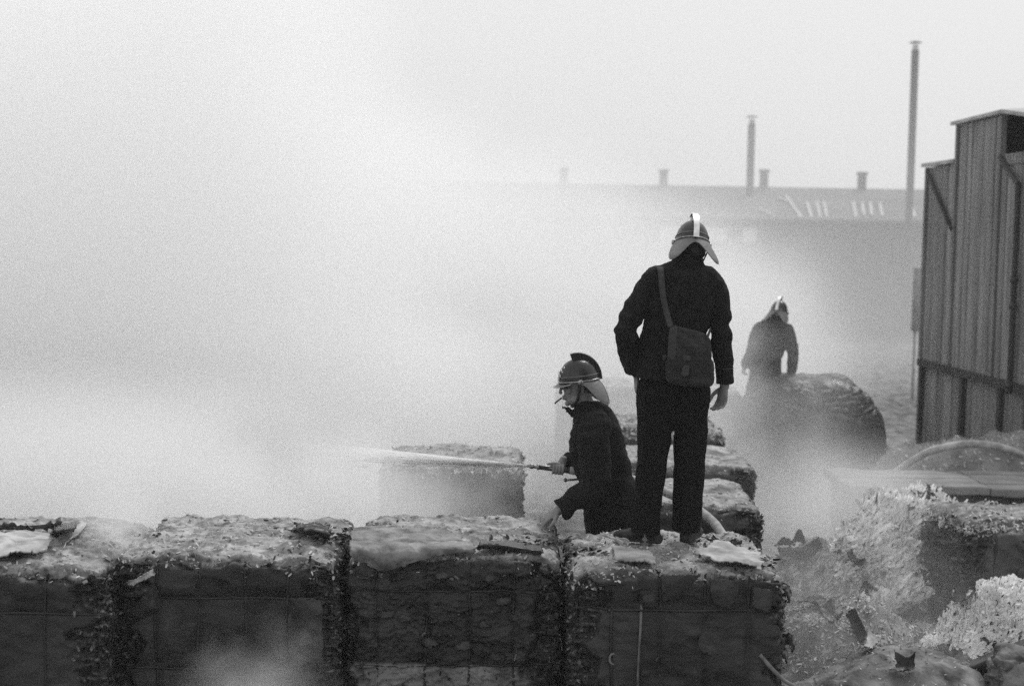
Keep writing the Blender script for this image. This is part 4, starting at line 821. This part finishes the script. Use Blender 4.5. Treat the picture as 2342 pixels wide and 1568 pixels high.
# satchel: hangs from the man's shoulder
sat = empty('satchel', tuple(p(1576, 880, -.17)), 'worn dark canvas satchel hanging on the back of the standing fireman', 'satchel')
def pad(name, c4, dy, th, mat_, root, rad=.3, seed=0, amp=.006, bulge=.0, n=34):
    """cushion whose outline is the quadrilateral c4 (tl, tr, br, bl in picture units)"""
    u = np.linspace(-1, 1, n); U, Vv = np.meshgrid(u, u); U, Vv = U.ravel(), Vv.ravel(); c4 = [p(x, y, dy) for x, y in c4]
    U0, V0 = U, Vv; U, Vv = U * (1 - .14 * np.abs(V0) ** 6), Vv * (1 - .14 * np.abs(U0) ** 6); s_, t_ = (U + 1) / 2, (1 - Vv) / 2; U, Vv = U0, V0; G = (np.outer((1 - s_) * (1 - t_), c4[0]) + np.outer(s_ * (1 - t_), c4[1]) + np.outer(s_ * t_, c4[2]) + np.outer((1 - s_) * t_, c4[3]))
    e = np.clip(1 - np.abs(U) ** 8, 0, 1) * np.clip(1 - np.abs(Vv) ** 8, 0, 1); prof = e ** rad
    a = G.copy(); a[:, 1] -= prof * (th / 2 + bulge * (1 - U ** 2) * (1 - Vv ** 2)) + .0; b = G.copy(); b[:, 1] += prof * th / 2
    a += (amp * (fbm(G * 12 + seed, 4) + .8 * np.abs(fbm(G * 22 + seed, 3))))[:, None] * np.array([.3, -1, .3])
    i = np.arange(n * n).reshape(n, n); q = np.stack([i[:-1, :-1].ravel(), i[:-1, 1:].ravel(), i[1:, 1:].ravel(), i[1:, :-1].ravel()], 1); m_ = n * n
    rim = np.concatenate([i[0], i[1:, -1], i[-1][::-1][1:], i[:, 0][::-1][1:]])
    return mk(name, np.concatenate([a, b]), np.concatenate([q, q[:, ::-1] + m_, np.stack([rim[:-1], rim[:-1] + m_, rim[1:] + m_, rim[1:]], 1)]), mat_, root)
pad('pouch', ((1522, 800), (1630, 812), (1634, 888), (1522, 880)), -.185, .095, M['canvas'], sat, .35, 1, .010, .012)
pad('pouch_top', ((1536, 742), (1622, 764), (1630, 830), (1528, 824)), -.175, .075, M['canvas'], sat, .3, 5, .008)
fl = pad('flap', ((1533, 741), (1626, 766), (1628, 834), (1525, 822)), -.215, .030, mat('satchel_flap', .022, .045, 14, .8, bump=.5, bscale=150), sat, .3, 2, .010, .008)
pad('strap_band', ((1531, 745), (1550, 742), (1546, 824), (1526, 820)), -.238, .014, M['canvas_strap'], sat, .3, 3, .002, n=16)
pad('strap_band', ((1562, 812), (1580, 814), (1578, 826), (1560, 824)), -.246, .014, M['canvas_strap'], sat, .3, 4, .002, n=12)
pad('closing_tab', ((1562, 834), (1578, 836), (1574, 862), (1557, 860)), -.252, .012, M['canvas_strap'], sat, .3, 4, .002, n=12)
pad('buckle', ((1515, 812), (1524, 810), (1524, 822), (1516, 826)), -.20, .014, M['canvas_strap'], sat, .3, 6, .001, n=10)
ribbon('shoulder_strap', [p(1500, 624, .09), p(1505, 613, .0), p(1510, 614, -.085), p(1513, 640, -.125), p(1517, 680, -.147), p(1525, 715, -.150), p(1534, 748, -.19)], (.036, .034, .032), (1, 0, 0), M['canvas_strap'], sat, .003)
ribbon('side_strap', [p(1618, 770, -.16), p(1624, 754, -.11), p(1622, 745, .02), p(1600, 720, .13)], (.02, .02), (0, 0, 1), M['canvas_strap'], sat, .003)

# ---- the second fireman, in profile behind the front row
Y2 = 8.92; k2 = Y2 / F; p = px3(Y2)
man2 = empty('person', (W(1400, 1250, Y2).x, Y2, .43), 'person in dark coat and helmet seen in profile, aiming the hose nozzle left', 'person')
T = lambda a: np.array(a, float) * k2
YS = (0, 1, 0)
H2 = headM(p(1322, 881, 0), 97, 7, 0) @ Matrix.Scale(1.05, 4)
coat = [loft([p(1336, 930), p(1348, 948), p(1359, 975), p(1367, 1020), p(1374, 1060), p(1388, 1100), p(1400, 1150), p(1408, 1236)], T((30, 54, 66, 64, 58, 56, 62, 62)), T((24, 44, 58, 64, 64, 64, 66, 66)), YS, pw=.9, cut=True),
        loft([p(1362, 968, -.15), p(1358, 1000, -.19), p(1358, 1050, -.22), p(1364, 1100, -.24), p(1350, 1122, -.25), p(1316, 1142, -.26), p(1280, 1165, -.27)], T((34, 38, 36, 33, 32, 29, 24)), T((36, 38, 37, 33, 32, 28, 24)), YS, cut=True),
        loft([p(1356, 968, .15), p(1346, 1010, .19), p(1338, 1060, .18), p(1318, 1062, .12), p(1292, 1050, .05)], T((30, 30, 28, 22, 17)), T((30, 30, 27, 21, 18)), YS, cut=True)]
def cfold(V):
    z = V[:, 2]; x = V[:, 0]; return .007 * np.sin((z * 30 + x * 22) + 2.5 * fbm(V * 5, 2)) * ss(.9, 1.2, z) * ss(-.25, .35, pn(V * 5.3)) + .006 * np.sin(x * 55) * ss(1.75, 1.5, z)
garment('coat', coat, M['cloth'], man2, .0075, .009, 5, (8, 8, 12), folds=cfold)
tr2 = [loft([p(1402, 1130), p(1402, 1180)], T((50, 50)), T((36, 36)), YS), loft([p(1384, 1160, -.05), p(1376, 1230, -.06), p(1374, 1330, -.09), p(1386, 1455, -.11)], T((30, 28, 28, 26)), T((26, 26, 26, 26)), YS), loft([p(1414, 1160, .10), p(1420, 1240, .12), p(1440, 1340, .12), p(1450, 1452, .12)], T((34, 32, 28, 26)), T((40, 36, 30, 26)), YS)]
garment('trousers', tr2, mat('faded_trousers', .012, .022, 12, .95), man2, .01, .005, 6)
for (x, y, dy) in ((1388, 1464, -.11), (1452, 1462, .12)): a = p(x, y, dy); boot(None, (a[0], a[1], .44), (-1, 0, 0), root=man2)
core = xp(head_parts(), H2) + [loft([p(1328, 900), p(1336, 922), p(1348, 950), p(1366, 985), p(1384, 1060), p(1398, 1130), p(1404, 1190)], T((20, 20, 34, 52, 50, 46, 44)), T((24, 22, 26, 38, 40, 40, 38)), YS)]
core += [loft([p(1360, 972, -.14), p(1358, 1040, -.21), p(1362, 1098, -.235), p(1322, 1138, -.255), p(1272, 1170, -.27)], T((22, 20, 17, 14, 10)), T((22, 20, 17, 14, 10)), YS),
         loft([p(1356, 972, .14), p(1346, 1010, .18), p(1336, 1058, .17), p(1308, 1056, .10), p(1288, 1052, .035)], T((22, 20, 16, 13, 10)), T((22, 20, 16, 13, 10)), YS),
         loft([p(1388, 1180, -.05), p(1378, 1250, -.06), p(1374, 1340, -.09), p(1388, 1460, -.11)], T((20, 18, 18, 15)), T((20, 18, 18, 15)), YS), loft([p(1412, 1180, .07), p(1422, 1250, .10), p(1440, 1340, .12), p(1452, 1460, .12)], T((20, 18, 18, 15)), T((20, 18, 18, 15)), YS)]
core += hand_parts(p(1277, 1166, -.27), (-.80, -.08, -.52), (.35, .25, -.8), (-.3, -1, .3), (.25, .3, .25), 1.08, .13)
# gripping hand: palm above the nozzle, four fingers closed round it towards the camera
na, nb = p(1207, 1065, -.02), p(1325, 1077, .02); nd = (nb - na) / np.linalg.norm(nb - na); nu = np.array([-nd[2], 0, nd[0]]); nu = nu if nu[2] > 0 else -nu; nf = np.cross(nd, nu); nf = nf if nf[1] < 0 else -nf
def nz(px): return na + nd * ((px - 1207) * k2)
core += [loft([p(1292, 1052, .04), nz(1284) + nu * .030 - nf * .012, nz(1276) + nu * .026 - nf * .004], (.022, .030, .036), (.018, .016, .012), nd, 14)]
for i, px in enumerate((1265.5, 1272.5, 1279.8, 1287)):
    R_ = .029; core.append(loft([nz(px + 1) + nu * R_ * math.cos(a) + nf * R_ * math.sin(a) for a in (R(-20), R(25), R(70), R(115), R(155), R(185 + 6 * i))], (.0105, .0105, .010, .0095, .009, .0075), (.0105, .0105, .010, .0095, .009, .0075), nd, 10))
core.append(loft([nz(1282) + nu * .030, nz(1270) + nu * .034 + nf * .006, nz(1259) + nu * .030 + nf * .010, nz(1252) + nu * .025 + nf * .012], (.014, .012, .0105, .008), (.014, .012, .0105, .008), nf, 10))
V, Fq = fuse(core, .0042, 1); mk('body', V, Fq, M['skin'], man2)
V, Fq = fuse(xp([ell((0, -.03, .035), (.078, .084, .087)), ell((0, -.058, -.02), (.060, .038, .040)), ell((.066, -.012, .01), (.012, .02, .03)), ell((-.066, -.012, .01), (.012, .02, .03))], H2), .005, 2); mk('hair', V, Fq, M['hair'], man2)
for s in (-1, 1):
    V, F_ = ell((s * .031, .084, .002), (.013, .008, .006)); mkl('eye', xf(V, H2), F_, M['hair'], man2); V, F_ = ell((s * .031, .093, .017), (.016, .005, .004)); mkl('eyebrow', xf(V, H2), F_, M['hair'], man2)
helmet(man2, H2, .036)
# collar turned up, buttons, coat skirt edge
sheet('collar', [[p(1300, 940, -.06), p(1318, 956, -.11), p(1350, 956, -.13), p(1374, 944, -.09)], [p(1287, 931, -.04), p(1312, 938, -.10), p(1345, 938, -.115), p(1372, 930, -.08)]], M['cloth'], man2, .008, amp=.003)
sheet('collar', [[p(1300, 942, .06), p(1318, 958, .11), p(1350, 956, .13), p(1374, 944, .09)], [p(1289, 930, .05), p(1312, 938, .10), p(1345, 938, .115), p(1372, 930, .08)]], M['cloth'], man2, .008, amp=.003)
for x, y in ((1311, 969), (1309, 991), (1312, 1013)): V, F_ = ell(p(x, y, -.05), (.008, .008, .009), None, 8); mkl('button', V, F_, M['button'], man2)
a = xf([(.012, .104, -.064)], H2)[0]; b = xf([(.018, .150, -.094)], H2)[0]
cg = tag(mkl('cigarette', *tube([a, b], .0055, 8), M['strap_pale'] if False else M['boot']), 'short dark cigarette between the lips of the man in profile', 'cigarette')
# nozzle and hose
noz = empty('hose_nozzle', tuple(nz(1265)), 'brass branch nozzle with a pale collar held by the man in profile', 'nozzle')
V, F_ = tube([nz(x) for x in (1207, 1211, 1212, 1219, 1220, 1228, 1229, 1233, 1234, 1262, 1290, 1306)], (.009, .010, .015, .015, .011, .012, .019, .019, .015, .018, .021, .022), 18); mkl('barrel', V, F_, M['nozzle'], noz)
V, F_ = tube([nz(x) for x in (1304, 1306, 1322, 1324)], (.020, .026, .027, .022), 18); mkl('collar', V, F_, M['roof_edge'], noz)
V, F_ = tube([p(1292, 1097, .06), p(1300, 1097, .06), p(1345, 1094, .06)], (.008, .007, .007), 8); V2, F2 = ell(p(1293, 1097, .06), (.013, .011, .014), None, 8); V, F_ = cat([(V, F_), (V2, F2)]); mkl('lever', V, F_, M['nozzle'], noz)
V, F_ = tube(spline([nz(1322), nz(1345) + [0, .04, 0], W(1400, 1086, 9.12), W(1460, 1100, 9.28), W(1520, 1124, 9.30), W(1580, 1154, 9.10), W(1628, 1190, 8.85), W(1652, 1222, 8.66), W(1668, 1246, 8.56), W(1700, 1300, 8.62), W(1730, 1480, 8.72)]), .029, 14)
tag(mkl('fire_hose', V, F_, M['hose']), 'pale canvas fire hose running from the nozzle down behind the standing fireman', 'hose')
# the water jet
jet = empty('water_jet', tuple(nz(1206)), 'bright spreading water jet shooting left from the nozzle', 'water jet')
j0 = np.array(nz(1206)); j1 = np.array(W(760, 1034, 9.3)); jd = j1 - j0; JL = np.linalg.norm(jd); jd /= JL; ju = np.cross(jd, [0, 1, 0]); ju /= np.linalg.norm(ju); jv = np.cross(jd, ju)
wm, wn, wb = nm('spray_water'); wb.inputs['Base Color'].default_value = g4(.93); wb.inputs['Roughness'].default_value = .35; wb.inputs['Subsurface Weight'].default_value = 0
tl = wn.nodes.new('ShaderNodeBsdfTranslucent'); tl.inputs[0].default_value = g4(.95); ms = wn.nodes.new('ShaderNodeMixShader'); ms.inputs[0].default_value = .5
wn.links.new(wb.outputs[0], ms.inputs[1]); wn.links.new(tl.outputs[0], ms.inputs[2]); wn.links.new(ms.outputs[0], wn.nodes['Material Output'].inputs['Surface'])
n_ = 1600; r_ = np.random.default_rng(5); t_ = r_.beta(1.0, 3.0, n_); spread = .005 + .06 * t_ ** 1.1
u, v_ = r_.normal(size=n_) * spread * .55, r_.normal(size=n_) * spread * .55
sag = -.06 * t_ ** 2 * 0
cc = j0 + jd * (t_ * JL)[:, None] + np.array([0, 0, -1]) * (.035 * np.abs(r_.normal(size=n_)) * t_)[:, None] + ju * u[:, None] + jv * v_[:, None]
L_ = r_.uniform(.03, .16, n_)[:, None]; th = r_.uniform(.0008, .0022, n_)[:, None] * (1 - .5 * t_[:, None]); dirs = (jd * JL + (ju * u[:, None] + jv * v_[:, None]) / np.maximum(t_, .1)[:, None]); dirs /= np.linalg.norm(dirs, axis=1)[:, None]
a3 = [ju * math.cos(k * 2.094) + jv * math.sin(k * 2.094) for k in range(3)]
V = np.stack([cc - dirs * L_ / 2] + [cc + a * th for a in a3] + [cc + dirs * L_ / 2], 1).reshape(-1, 3)
tri = np.array([[0, 1, 2], [0, 2, 3], [0, 3, 1], [4, 2, 1], [4, 3, 2], [4, 1, 3]]); o = mk('spray_streaks', V, (np.arange(n_)[:, None, None] * 5 + tri).reshape(-1, 3), wm, jet); o['kind'] = 'stuff'
V, F_ = tube([j0 + jd * x for x in (0, .1, .2, .3, .42)], (.008, .008, .007, .005, .001), 14); V[:, 2] += .002 * fbm(V * 40, 2); mkl('core_stream', V, F_, wm, jet)

V, F_ = tube([j0 + jd * x for x in (.01, .3, .7, 1.1, 1.5)], (.009, .019, .034, .050, .062), 20)
wv = bpy.data.materials.new('water_mist'); wv.use_nodes = True; wt = wv.node_tree; wt.nodes.clear(); q_ = wt.nodes.new('ShaderNodeVolumePrincipled'); q_.inputs['Color'].default_value = g4(1.); q_.inputs['Anisotropy'].default_value = .3
gq = wt.nodes.new('ShaderNodeNewGeometry'); sx = wt.nodes.new('ShaderNodeSeparateXYZ'); mr = wt.nodes.new('ShaderNodeMapRange'); wt.links.new(gq.outputs['Position'], sx.inputs[0]); wt.links.new(sx.outputs[0], mr.inputs['Value'])
mr.inputs['From Min'].default_value = float(j0[0]); mr.inputs['From Max'].default_value = float(j0[0] + jd[0] * 1.5); mr.inputs['To Min'].default_value = 1; mr.inputs['To Max'].default_value = 0; pw_ = wt.nodes.new('ShaderNodeMath'); pw_.operation = 'POWER'; pw_.inputs[1].default_value = 1.9; ml_ = wt.nodes.new('ShaderNodeMath'); ml_.operation = 'MULTIPLY'; ml_.inputs[1].default_value = 130; wt.links.new(mr.outputs[0], pw_.inputs[0]); wt.links.new(pw_.outputs[0], ml_.inputs[0]); wt.links.new(ml_.outputs[0], q_.inputs['Density'])
wt.links.new(q_.outputs[0], wt.nodes.new('ShaderNodeOutputMaterial').inputs['Volume']); F_ = [tuple(f) for f in F_]; sv = sum(np.dot(V[f[0]] - V[0], np.cross(V[f[1]] - V[0], V[f[2]] - V[0])) for f in F_); F_ = [f[::-1] for f in F_] if sv < 0 else F_; o = mkl('mist', V, F_, wv, jet); o['kind'] = 'stuff'

# ---- the far fireman in the smoke
Y3 = 16.4; k3 = Y3 / F; p = px3(Y3); T = lambda a: np.array(a, float) * k3
man3 = empty('person', (W(1770, 1064, Y3).x, Y3, .18), 'person in a dark coat and combed helmet half hidden by smoke in the distance', 'person')
coat = [loft([p(1776, 734), p(1768, 748), p(1765, 775), p(1760, 815), p(1752, 845), p(1748, 890)], T((16, 34, 40, 28, 36, 42)), T((16, 22, 26, 24, 28, 30)), pw=.9),
        loft([p(1738, 752), p(1728, 775), p(1718, 808, -.05), p(1706, 832, .05)], T((17, 16, 14, 12)), T((17, 16, 14, 12))), loft([p(1798, 754), p(1808, 780), p(1814, 812), p(1810, 850, .1)], T((17, 15, 13, 11)), T((17, 15, 13, 11)))]
garment('coat', coat, M['cloth_far'], man3, .014, .008, 8)
garment('trousers', [loft([p(1735, 880), p(1732, 960), p(1730, 1050)], T((22, 17, 14)), T((22, 17, 14))), loft([p(1765, 880), p(1774, 960), p(1782, 1050)], T((22, 17, 14)), T((22, 17, 14)))], M['cloth_far'], man3, .014, .006, 9)
H3 = headM(p(1781, 719), -22, 14, 4)
core = xp(head_parts(), H3) + [loft([p(1776, 730), p(1770, 760), p(1756, 830), p(1748, 890)], T((10, 24, 20, 26)), T((10, 16, 18, 20)))]
core += [loft([p(1738, 756), p(1728, 776), p(1718, 808, -.05), p(1703, 838, .06)], T((10, 9, 8, 5)), T((10, 9, 8, 5))), loft([p(1798, 758), p(1808, 780), p(1814, 812), p(1812, 860, .1)], T((10, 9, 8, 5)), T((10, 9, 8, 5)))]
core += hand_parts(p(1812, 858, .1), (.1, -.3, -1), (-.6, .2, 0), (0, 1, 0), (.6, .8, .7)) + hand_parts(p(1704, 836, .06), (-.2, .3, -1), (.6, .2, 0), (0, 1, 0), (.6, .8, .7))
core += [loft([p(1735, 885), p(1732, 960), p(1730, 1058)], T((15, 12, 9)), T((15, 12, 9))), loft([p(1765, 885), p(1774, 960), p(1782, 1058)], T((15, 12, 9)), T((15, 12, 9)))]
V, Fq = fuse(core, .007, 1); mk('body', V, Fq, M['skin'], man3)
helmet(man3, H3, .05)
for x in (1730, 1782): a = p(x, 1058); boot(None, (a[0], a[1], .18), (.3, 1, 0), root=man3)
V, F_ = tube([p(1811, 850, .05), p(1818, 905, .0), p(1827, 975, -.1)], .016, 8)
tag(mkl('pole', V, F_, M['hose']), 'thin pale pole held downwards by the far fireman', 'pole')
# ------------------------------------------------------------------ smoke and haze
def volume_box(name, x0, x1, y0, y1, z0, z1, matv, label):
    V, F_ = box(((x0 + x1) / 2, (y0 + y1) / 2, (z0 + z1) / 2), (x1 - x0, y1 - y0, z1 - z0))
    o = mkl(name, V, F_, matv, None, False); return tag(o, label, None, None, 'stuff')
class VM:
    """a volume material whose density is an expression of world position"""
    def __init__(s, name, albedo=.995, aniso=.3):
        s.m = bpy.data.materials.new(name); s.m.use_nodes = True; s.n = s.m.node_tree; s.n.nodes.clear()
        s.o = s.n.nodes.new('ShaderNodeOutputMaterial'); s.v = s.n.nodes.new('ShaderNodeVolumePrincipled'); s.v.inputs['Color'].default_value = g4(albedo)
        s.v.inputs['Anisotropy'].default_value = aniso; s.v.inputs['Density Attribute'].default_value = ''
        s.n.links.new(s.v.outputs[0], s.o.inputs['Volume']); g = s.n.nodes.new('ShaderNodeNewGeometry'); s.pos = g.outputs['Position']
        x = s.n.nodes.new('ShaderNodeSeparateXYZ'); s.n.links.new(s.pos, x.inputs[0]); s.x, s.y, s.z = x.outputs
    def op(s, o, a, b=None, clamp=False):
        q = s.n.nodes.new('ShaderNodeMath'); q.operation = o; q.use_clamp = clamp
        for i, v in enumerate((a, b)):
            if v is None: continue
            if isinstance(v, (int, float)): q.inputs[i].default_value = v
            else: s.n.links.new(v, q.inputs[i])
        return q.outputs[0]
    def noise(s, scale, detail=2, off=(0, 0, 0), st=(1, 1, 1)):
        mp = s.n.nodes.new('ShaderNodeMapping'); mp.inputs['Location'].default_value = off; mp.inputs['Scale'].default_value = st; s.n.links.new(s.pos, mp.inputs[0])
        t = s.n.nodes.new('ShaderNodeTexNoise'); t.inputs['Scale'].default_value = scale; t.inputs['Detail'].default_value = detail; s.n.links.new(mp.outputs[0], t.inputs[0]); return t.outputs[0]
    def ramp(s, x, a, b):
        q = s.n.nodes.new('ShaderNodeMapRange'); q.interpolation_type = 'SMOOTHSTEP'; q.inputs['From Min'].default_value = a; q.inputs['From Max'].default_value = b
        s.n.links.new(x, q.inputs['Value']); return q.outputs[0]
    def lin(s, cx, cy_, cz, c0):
        return s.op('ADD', s.op('ADD', s.op('MULTIPLY', s.x, cx), s.op('MULTIPLY', s.y, cy_)), s.op('ADD', s.op('MULTIPLY', s.z, cz), c0))
    def set(s, d): s.n.links.new(d, s.v.inputs['Density']); return s.m
# even thin air
hz = bpy.data.materials.new('thin_haze'); hz.use_nodes = True; hz.node_tree.nodes.clear()
ho = hz.node_tree.nodes.new('ShaderNodeOutputMaterial'); hv = hz.node_tree.nodes.new('ShaderNodeVolumePrincipled'); hv.inputs['Color'].default_value = g4(.98); hv.inputs['Density'].default_value = .0016
hz.node_tree.links.new(hv.outputs[0], ho.inputs['Volume'])
volume_box('haze', -60, 60, -4, 95, -1.03, 12, hz, 'thin even smoke haze over the whole yard')
# bank A: behind everything on the left, plume rising towards the upper left
v = VM('smoke_bank', .995, .35)
f = v.lin(-.36, 0, -1.0, 4.4)         # > 0 below a line that falls to the right
n1 = v.noise(.5, 3); f = v.op('ADD', f, v.op('MULTIPLY', v.op('SUBTRACT', n1, .5), 2.6))
v.set(v.op('MULTIPLY', v.op('MULTIPLY', v.ramp(f, -.6, 2.2), v.op('MULTIPLY', v.ramp(v.x, 5.3, 3.9), v.ramp(v.y, 17.9, 20))), .6))
volume_box('smoke', -16, 5.4, 18, 24, -.02, 8, v.m, 'thick white bank of smoke hiding the buildings on the left')
# bank B: nearer, on the left only
v = VM('smoke_bank_near', .995, .35)
f = v.lin(-.75, .0, -.25, .45); f = v.op('ADD', f, v.op('MULTIPLY', v.op('SUBTRACT', v.noise(.7, 3, (5, 3, 1)), .5), 1.8))
v.set(v.op('MULTIPLY', v.op('MULTIPLY', v.ramp(f, -.2, 1.6), v.ramp(v.y, 12.4, 13.5)), .5))
volume_box('smoke', -11, 1.6, 12.4, 17.2, -.02, 6.5, v.m, 'billowing smoke behind the left half of the front bales')
# C: drifting over the lone bale behind the water jet
v = VM('smoke_drift', .995, .35)
f = v.op('ADD', v.lin(-.5, 0, -.7, .85), v.op('MULTIPLY', v.op('SUBTRACT', v.noise(1.5, 3, (2, 7, 4)), .5), 2.2))
v.set(v.op('MULTIPLY', v.op('MULTIPLY', v.ramp(f, -.2, 1.2), v.ramp(v.z, 2.15, 1.2)), 1.7))
volume_box('smoke', -5.5, .35, 9.35, 10.7, -.02, 2.2, v.m, 'smoke drifting across the lone bale behind the water jet')
# D: around the far fireman's legs and between the bales on the right
v = VM('smoke_wisps', .995, .35)
f = v.op('ADD', v.lin(-.12, 0, -.6, 1.55), v.op('MULTIPLY', v.op('SUBTRACT', v.noise(.95, 3, (9, 1, 6)), .5), 3.0))
v.set(v.op('MULTIPLY', v.op('MULTIPLY', v.ramp(f, .0, 1.5), v.op('MULTIPLY', v.ramp(v.x, 4.0, 2.9), v.ramp(v.x, 1.0, 1.9))), 1.05))
volume_box('smoke', 1.0, 4.3, 13.9, 15.9, -.02, 3.0, v.m, 'wisps of smoke around the far fireman and the rounded bale')
# E: low on the right, between the front bale and the heaps
v = VM('smoke_low', .995, .35)
f = v.op('ADD', v.lin(-.42, 0, -.6, 1.9), v.op('MULTIPLY', v.op('SUBTRACT', v.noise(1.3, 3, (1, 2, 8)), .5), 2.4))
loc_ = v.op('MULTIPLY', v.op('MULTIPLY', v.ramp(v.y, 11.7, 12.3), v.ramp(v.z, 1.35, .6)), v.op('MULTIPLY', v.ramp(v.x, 3.75, 3.2), v.op('MULTIPLY', v.ramp(v.x, 2.3, 2.8), 2.2)))
v.set(v.op('ADD', loc_, v.op('MULTIPLY', v.op('MULTIPLY', v.ramp(f, -.2, 1.4), v.ramp(v.x, 1.75, 2.0)), .42)))
volume_box('smoke', 1.75, 3.9, 9.2, 12.6, -.02, 1.9, v.m, 'thin smoke seeping between the rightmost front bale and the paper heaps')
# F: in front of the second bale
v = VM('smoke_front', .995, .35)
pc = W(575, 1560, 6.9)
rr = v.op('SQRT', v.op('ADD', v.op('POWER', v.op('MULTIPLY', v.op('SUBTRACT', v.x, pc.x), 1.8), 2), v.op('POWER', v.op('MULTIPLY', v.op('SUBTRACT', v.z, pc.z - .12), 2.1), 2)))
f = v.op('SUBTRACT', v.op('MULTIPLY', v.noise(4.5, 3, (3, 3, 3)), 1.3), rr)
v.set(v.op('MULTIPLY', v.ramp(f, -.15, .8), 2.2))
volume_box('smoke', pc.x - .6, pc.x + .6, 6.7, 7.2, .2, 1.25, v.m, 'puff of smoke rising in front of the second bale from the left')
# G: out of the gap between the two left bales
v = VM('smoke_gap', .995, .35)
pc = W(262, 1200, 8.0)
rr = v.op('MULTIPLY', v.op('ABSOLUTE', v.op('SUBTRACT', v.op('ADD', v.x, v.op('MULTIPLY', v.op('SUBTRACT', v.z, 1.2), .25)), pc.x)), 3.0)
f = v.op('SUBTRACT', v.op('MULTIPLY', v.noise(3.5, 3, (3, 8, 3)), 1.6), rr)
v.set(v.op('MULTIPLY', v.op('MULTIPLY', v.ramp(f, .1, 1.0), v.ramp(v.z, 1.75, 1.15)), 2.6))
volume_box('smoke', pc.x - .6, pc.x + .6, 7.75, 8.7, .8, 1.8, v.m, 'thin smoke rising from the gap between the two leftmost bales')

# V: broad thin veil between the yard and the far buildings
v = VM('smoke_veil', .995, .35)
f = v.op('ADD', v.lin(-.04, 0, -.06, .75), v.op('MULTIPLY', v.op('SUBTRACT', v.noise(.12, 2, (4, 4, 1)), .5), .8))
v.set(v.op('MULTIPLY', v.ramp(f, -.4, 1.2), .10))
volume_box('smoke', -40, 34, 26, 44, -.02, 11, v.m, 'broad thin veil of smoke in front of the far buildings')

# H: between the far bales
v = VM('smoke_back', .995, .35)
f = v.op('ADD', v.lin(-.25, 0, -.25, 1.1), v.op('MULTIPLY', v.op('SUBTRACT', v.noise(.9, 3, (4, 14, 1)), .5), 1.6))
v.set(v.op('MULTIPLY', v.op('MULTIPLY', v.ramp(f, -.3, 1.0), v.op('MULTIPLY', v.ramp(v.x, 2.9, 1.9), v.ramp(v.z, 2.3, 1.5))), .55))
volume_box('smoke', -4, 2.9, 14.5, 17.0, -.02, 2.3, v.m, 'smoke hanging in front of the hazy bales between the two near firemen')
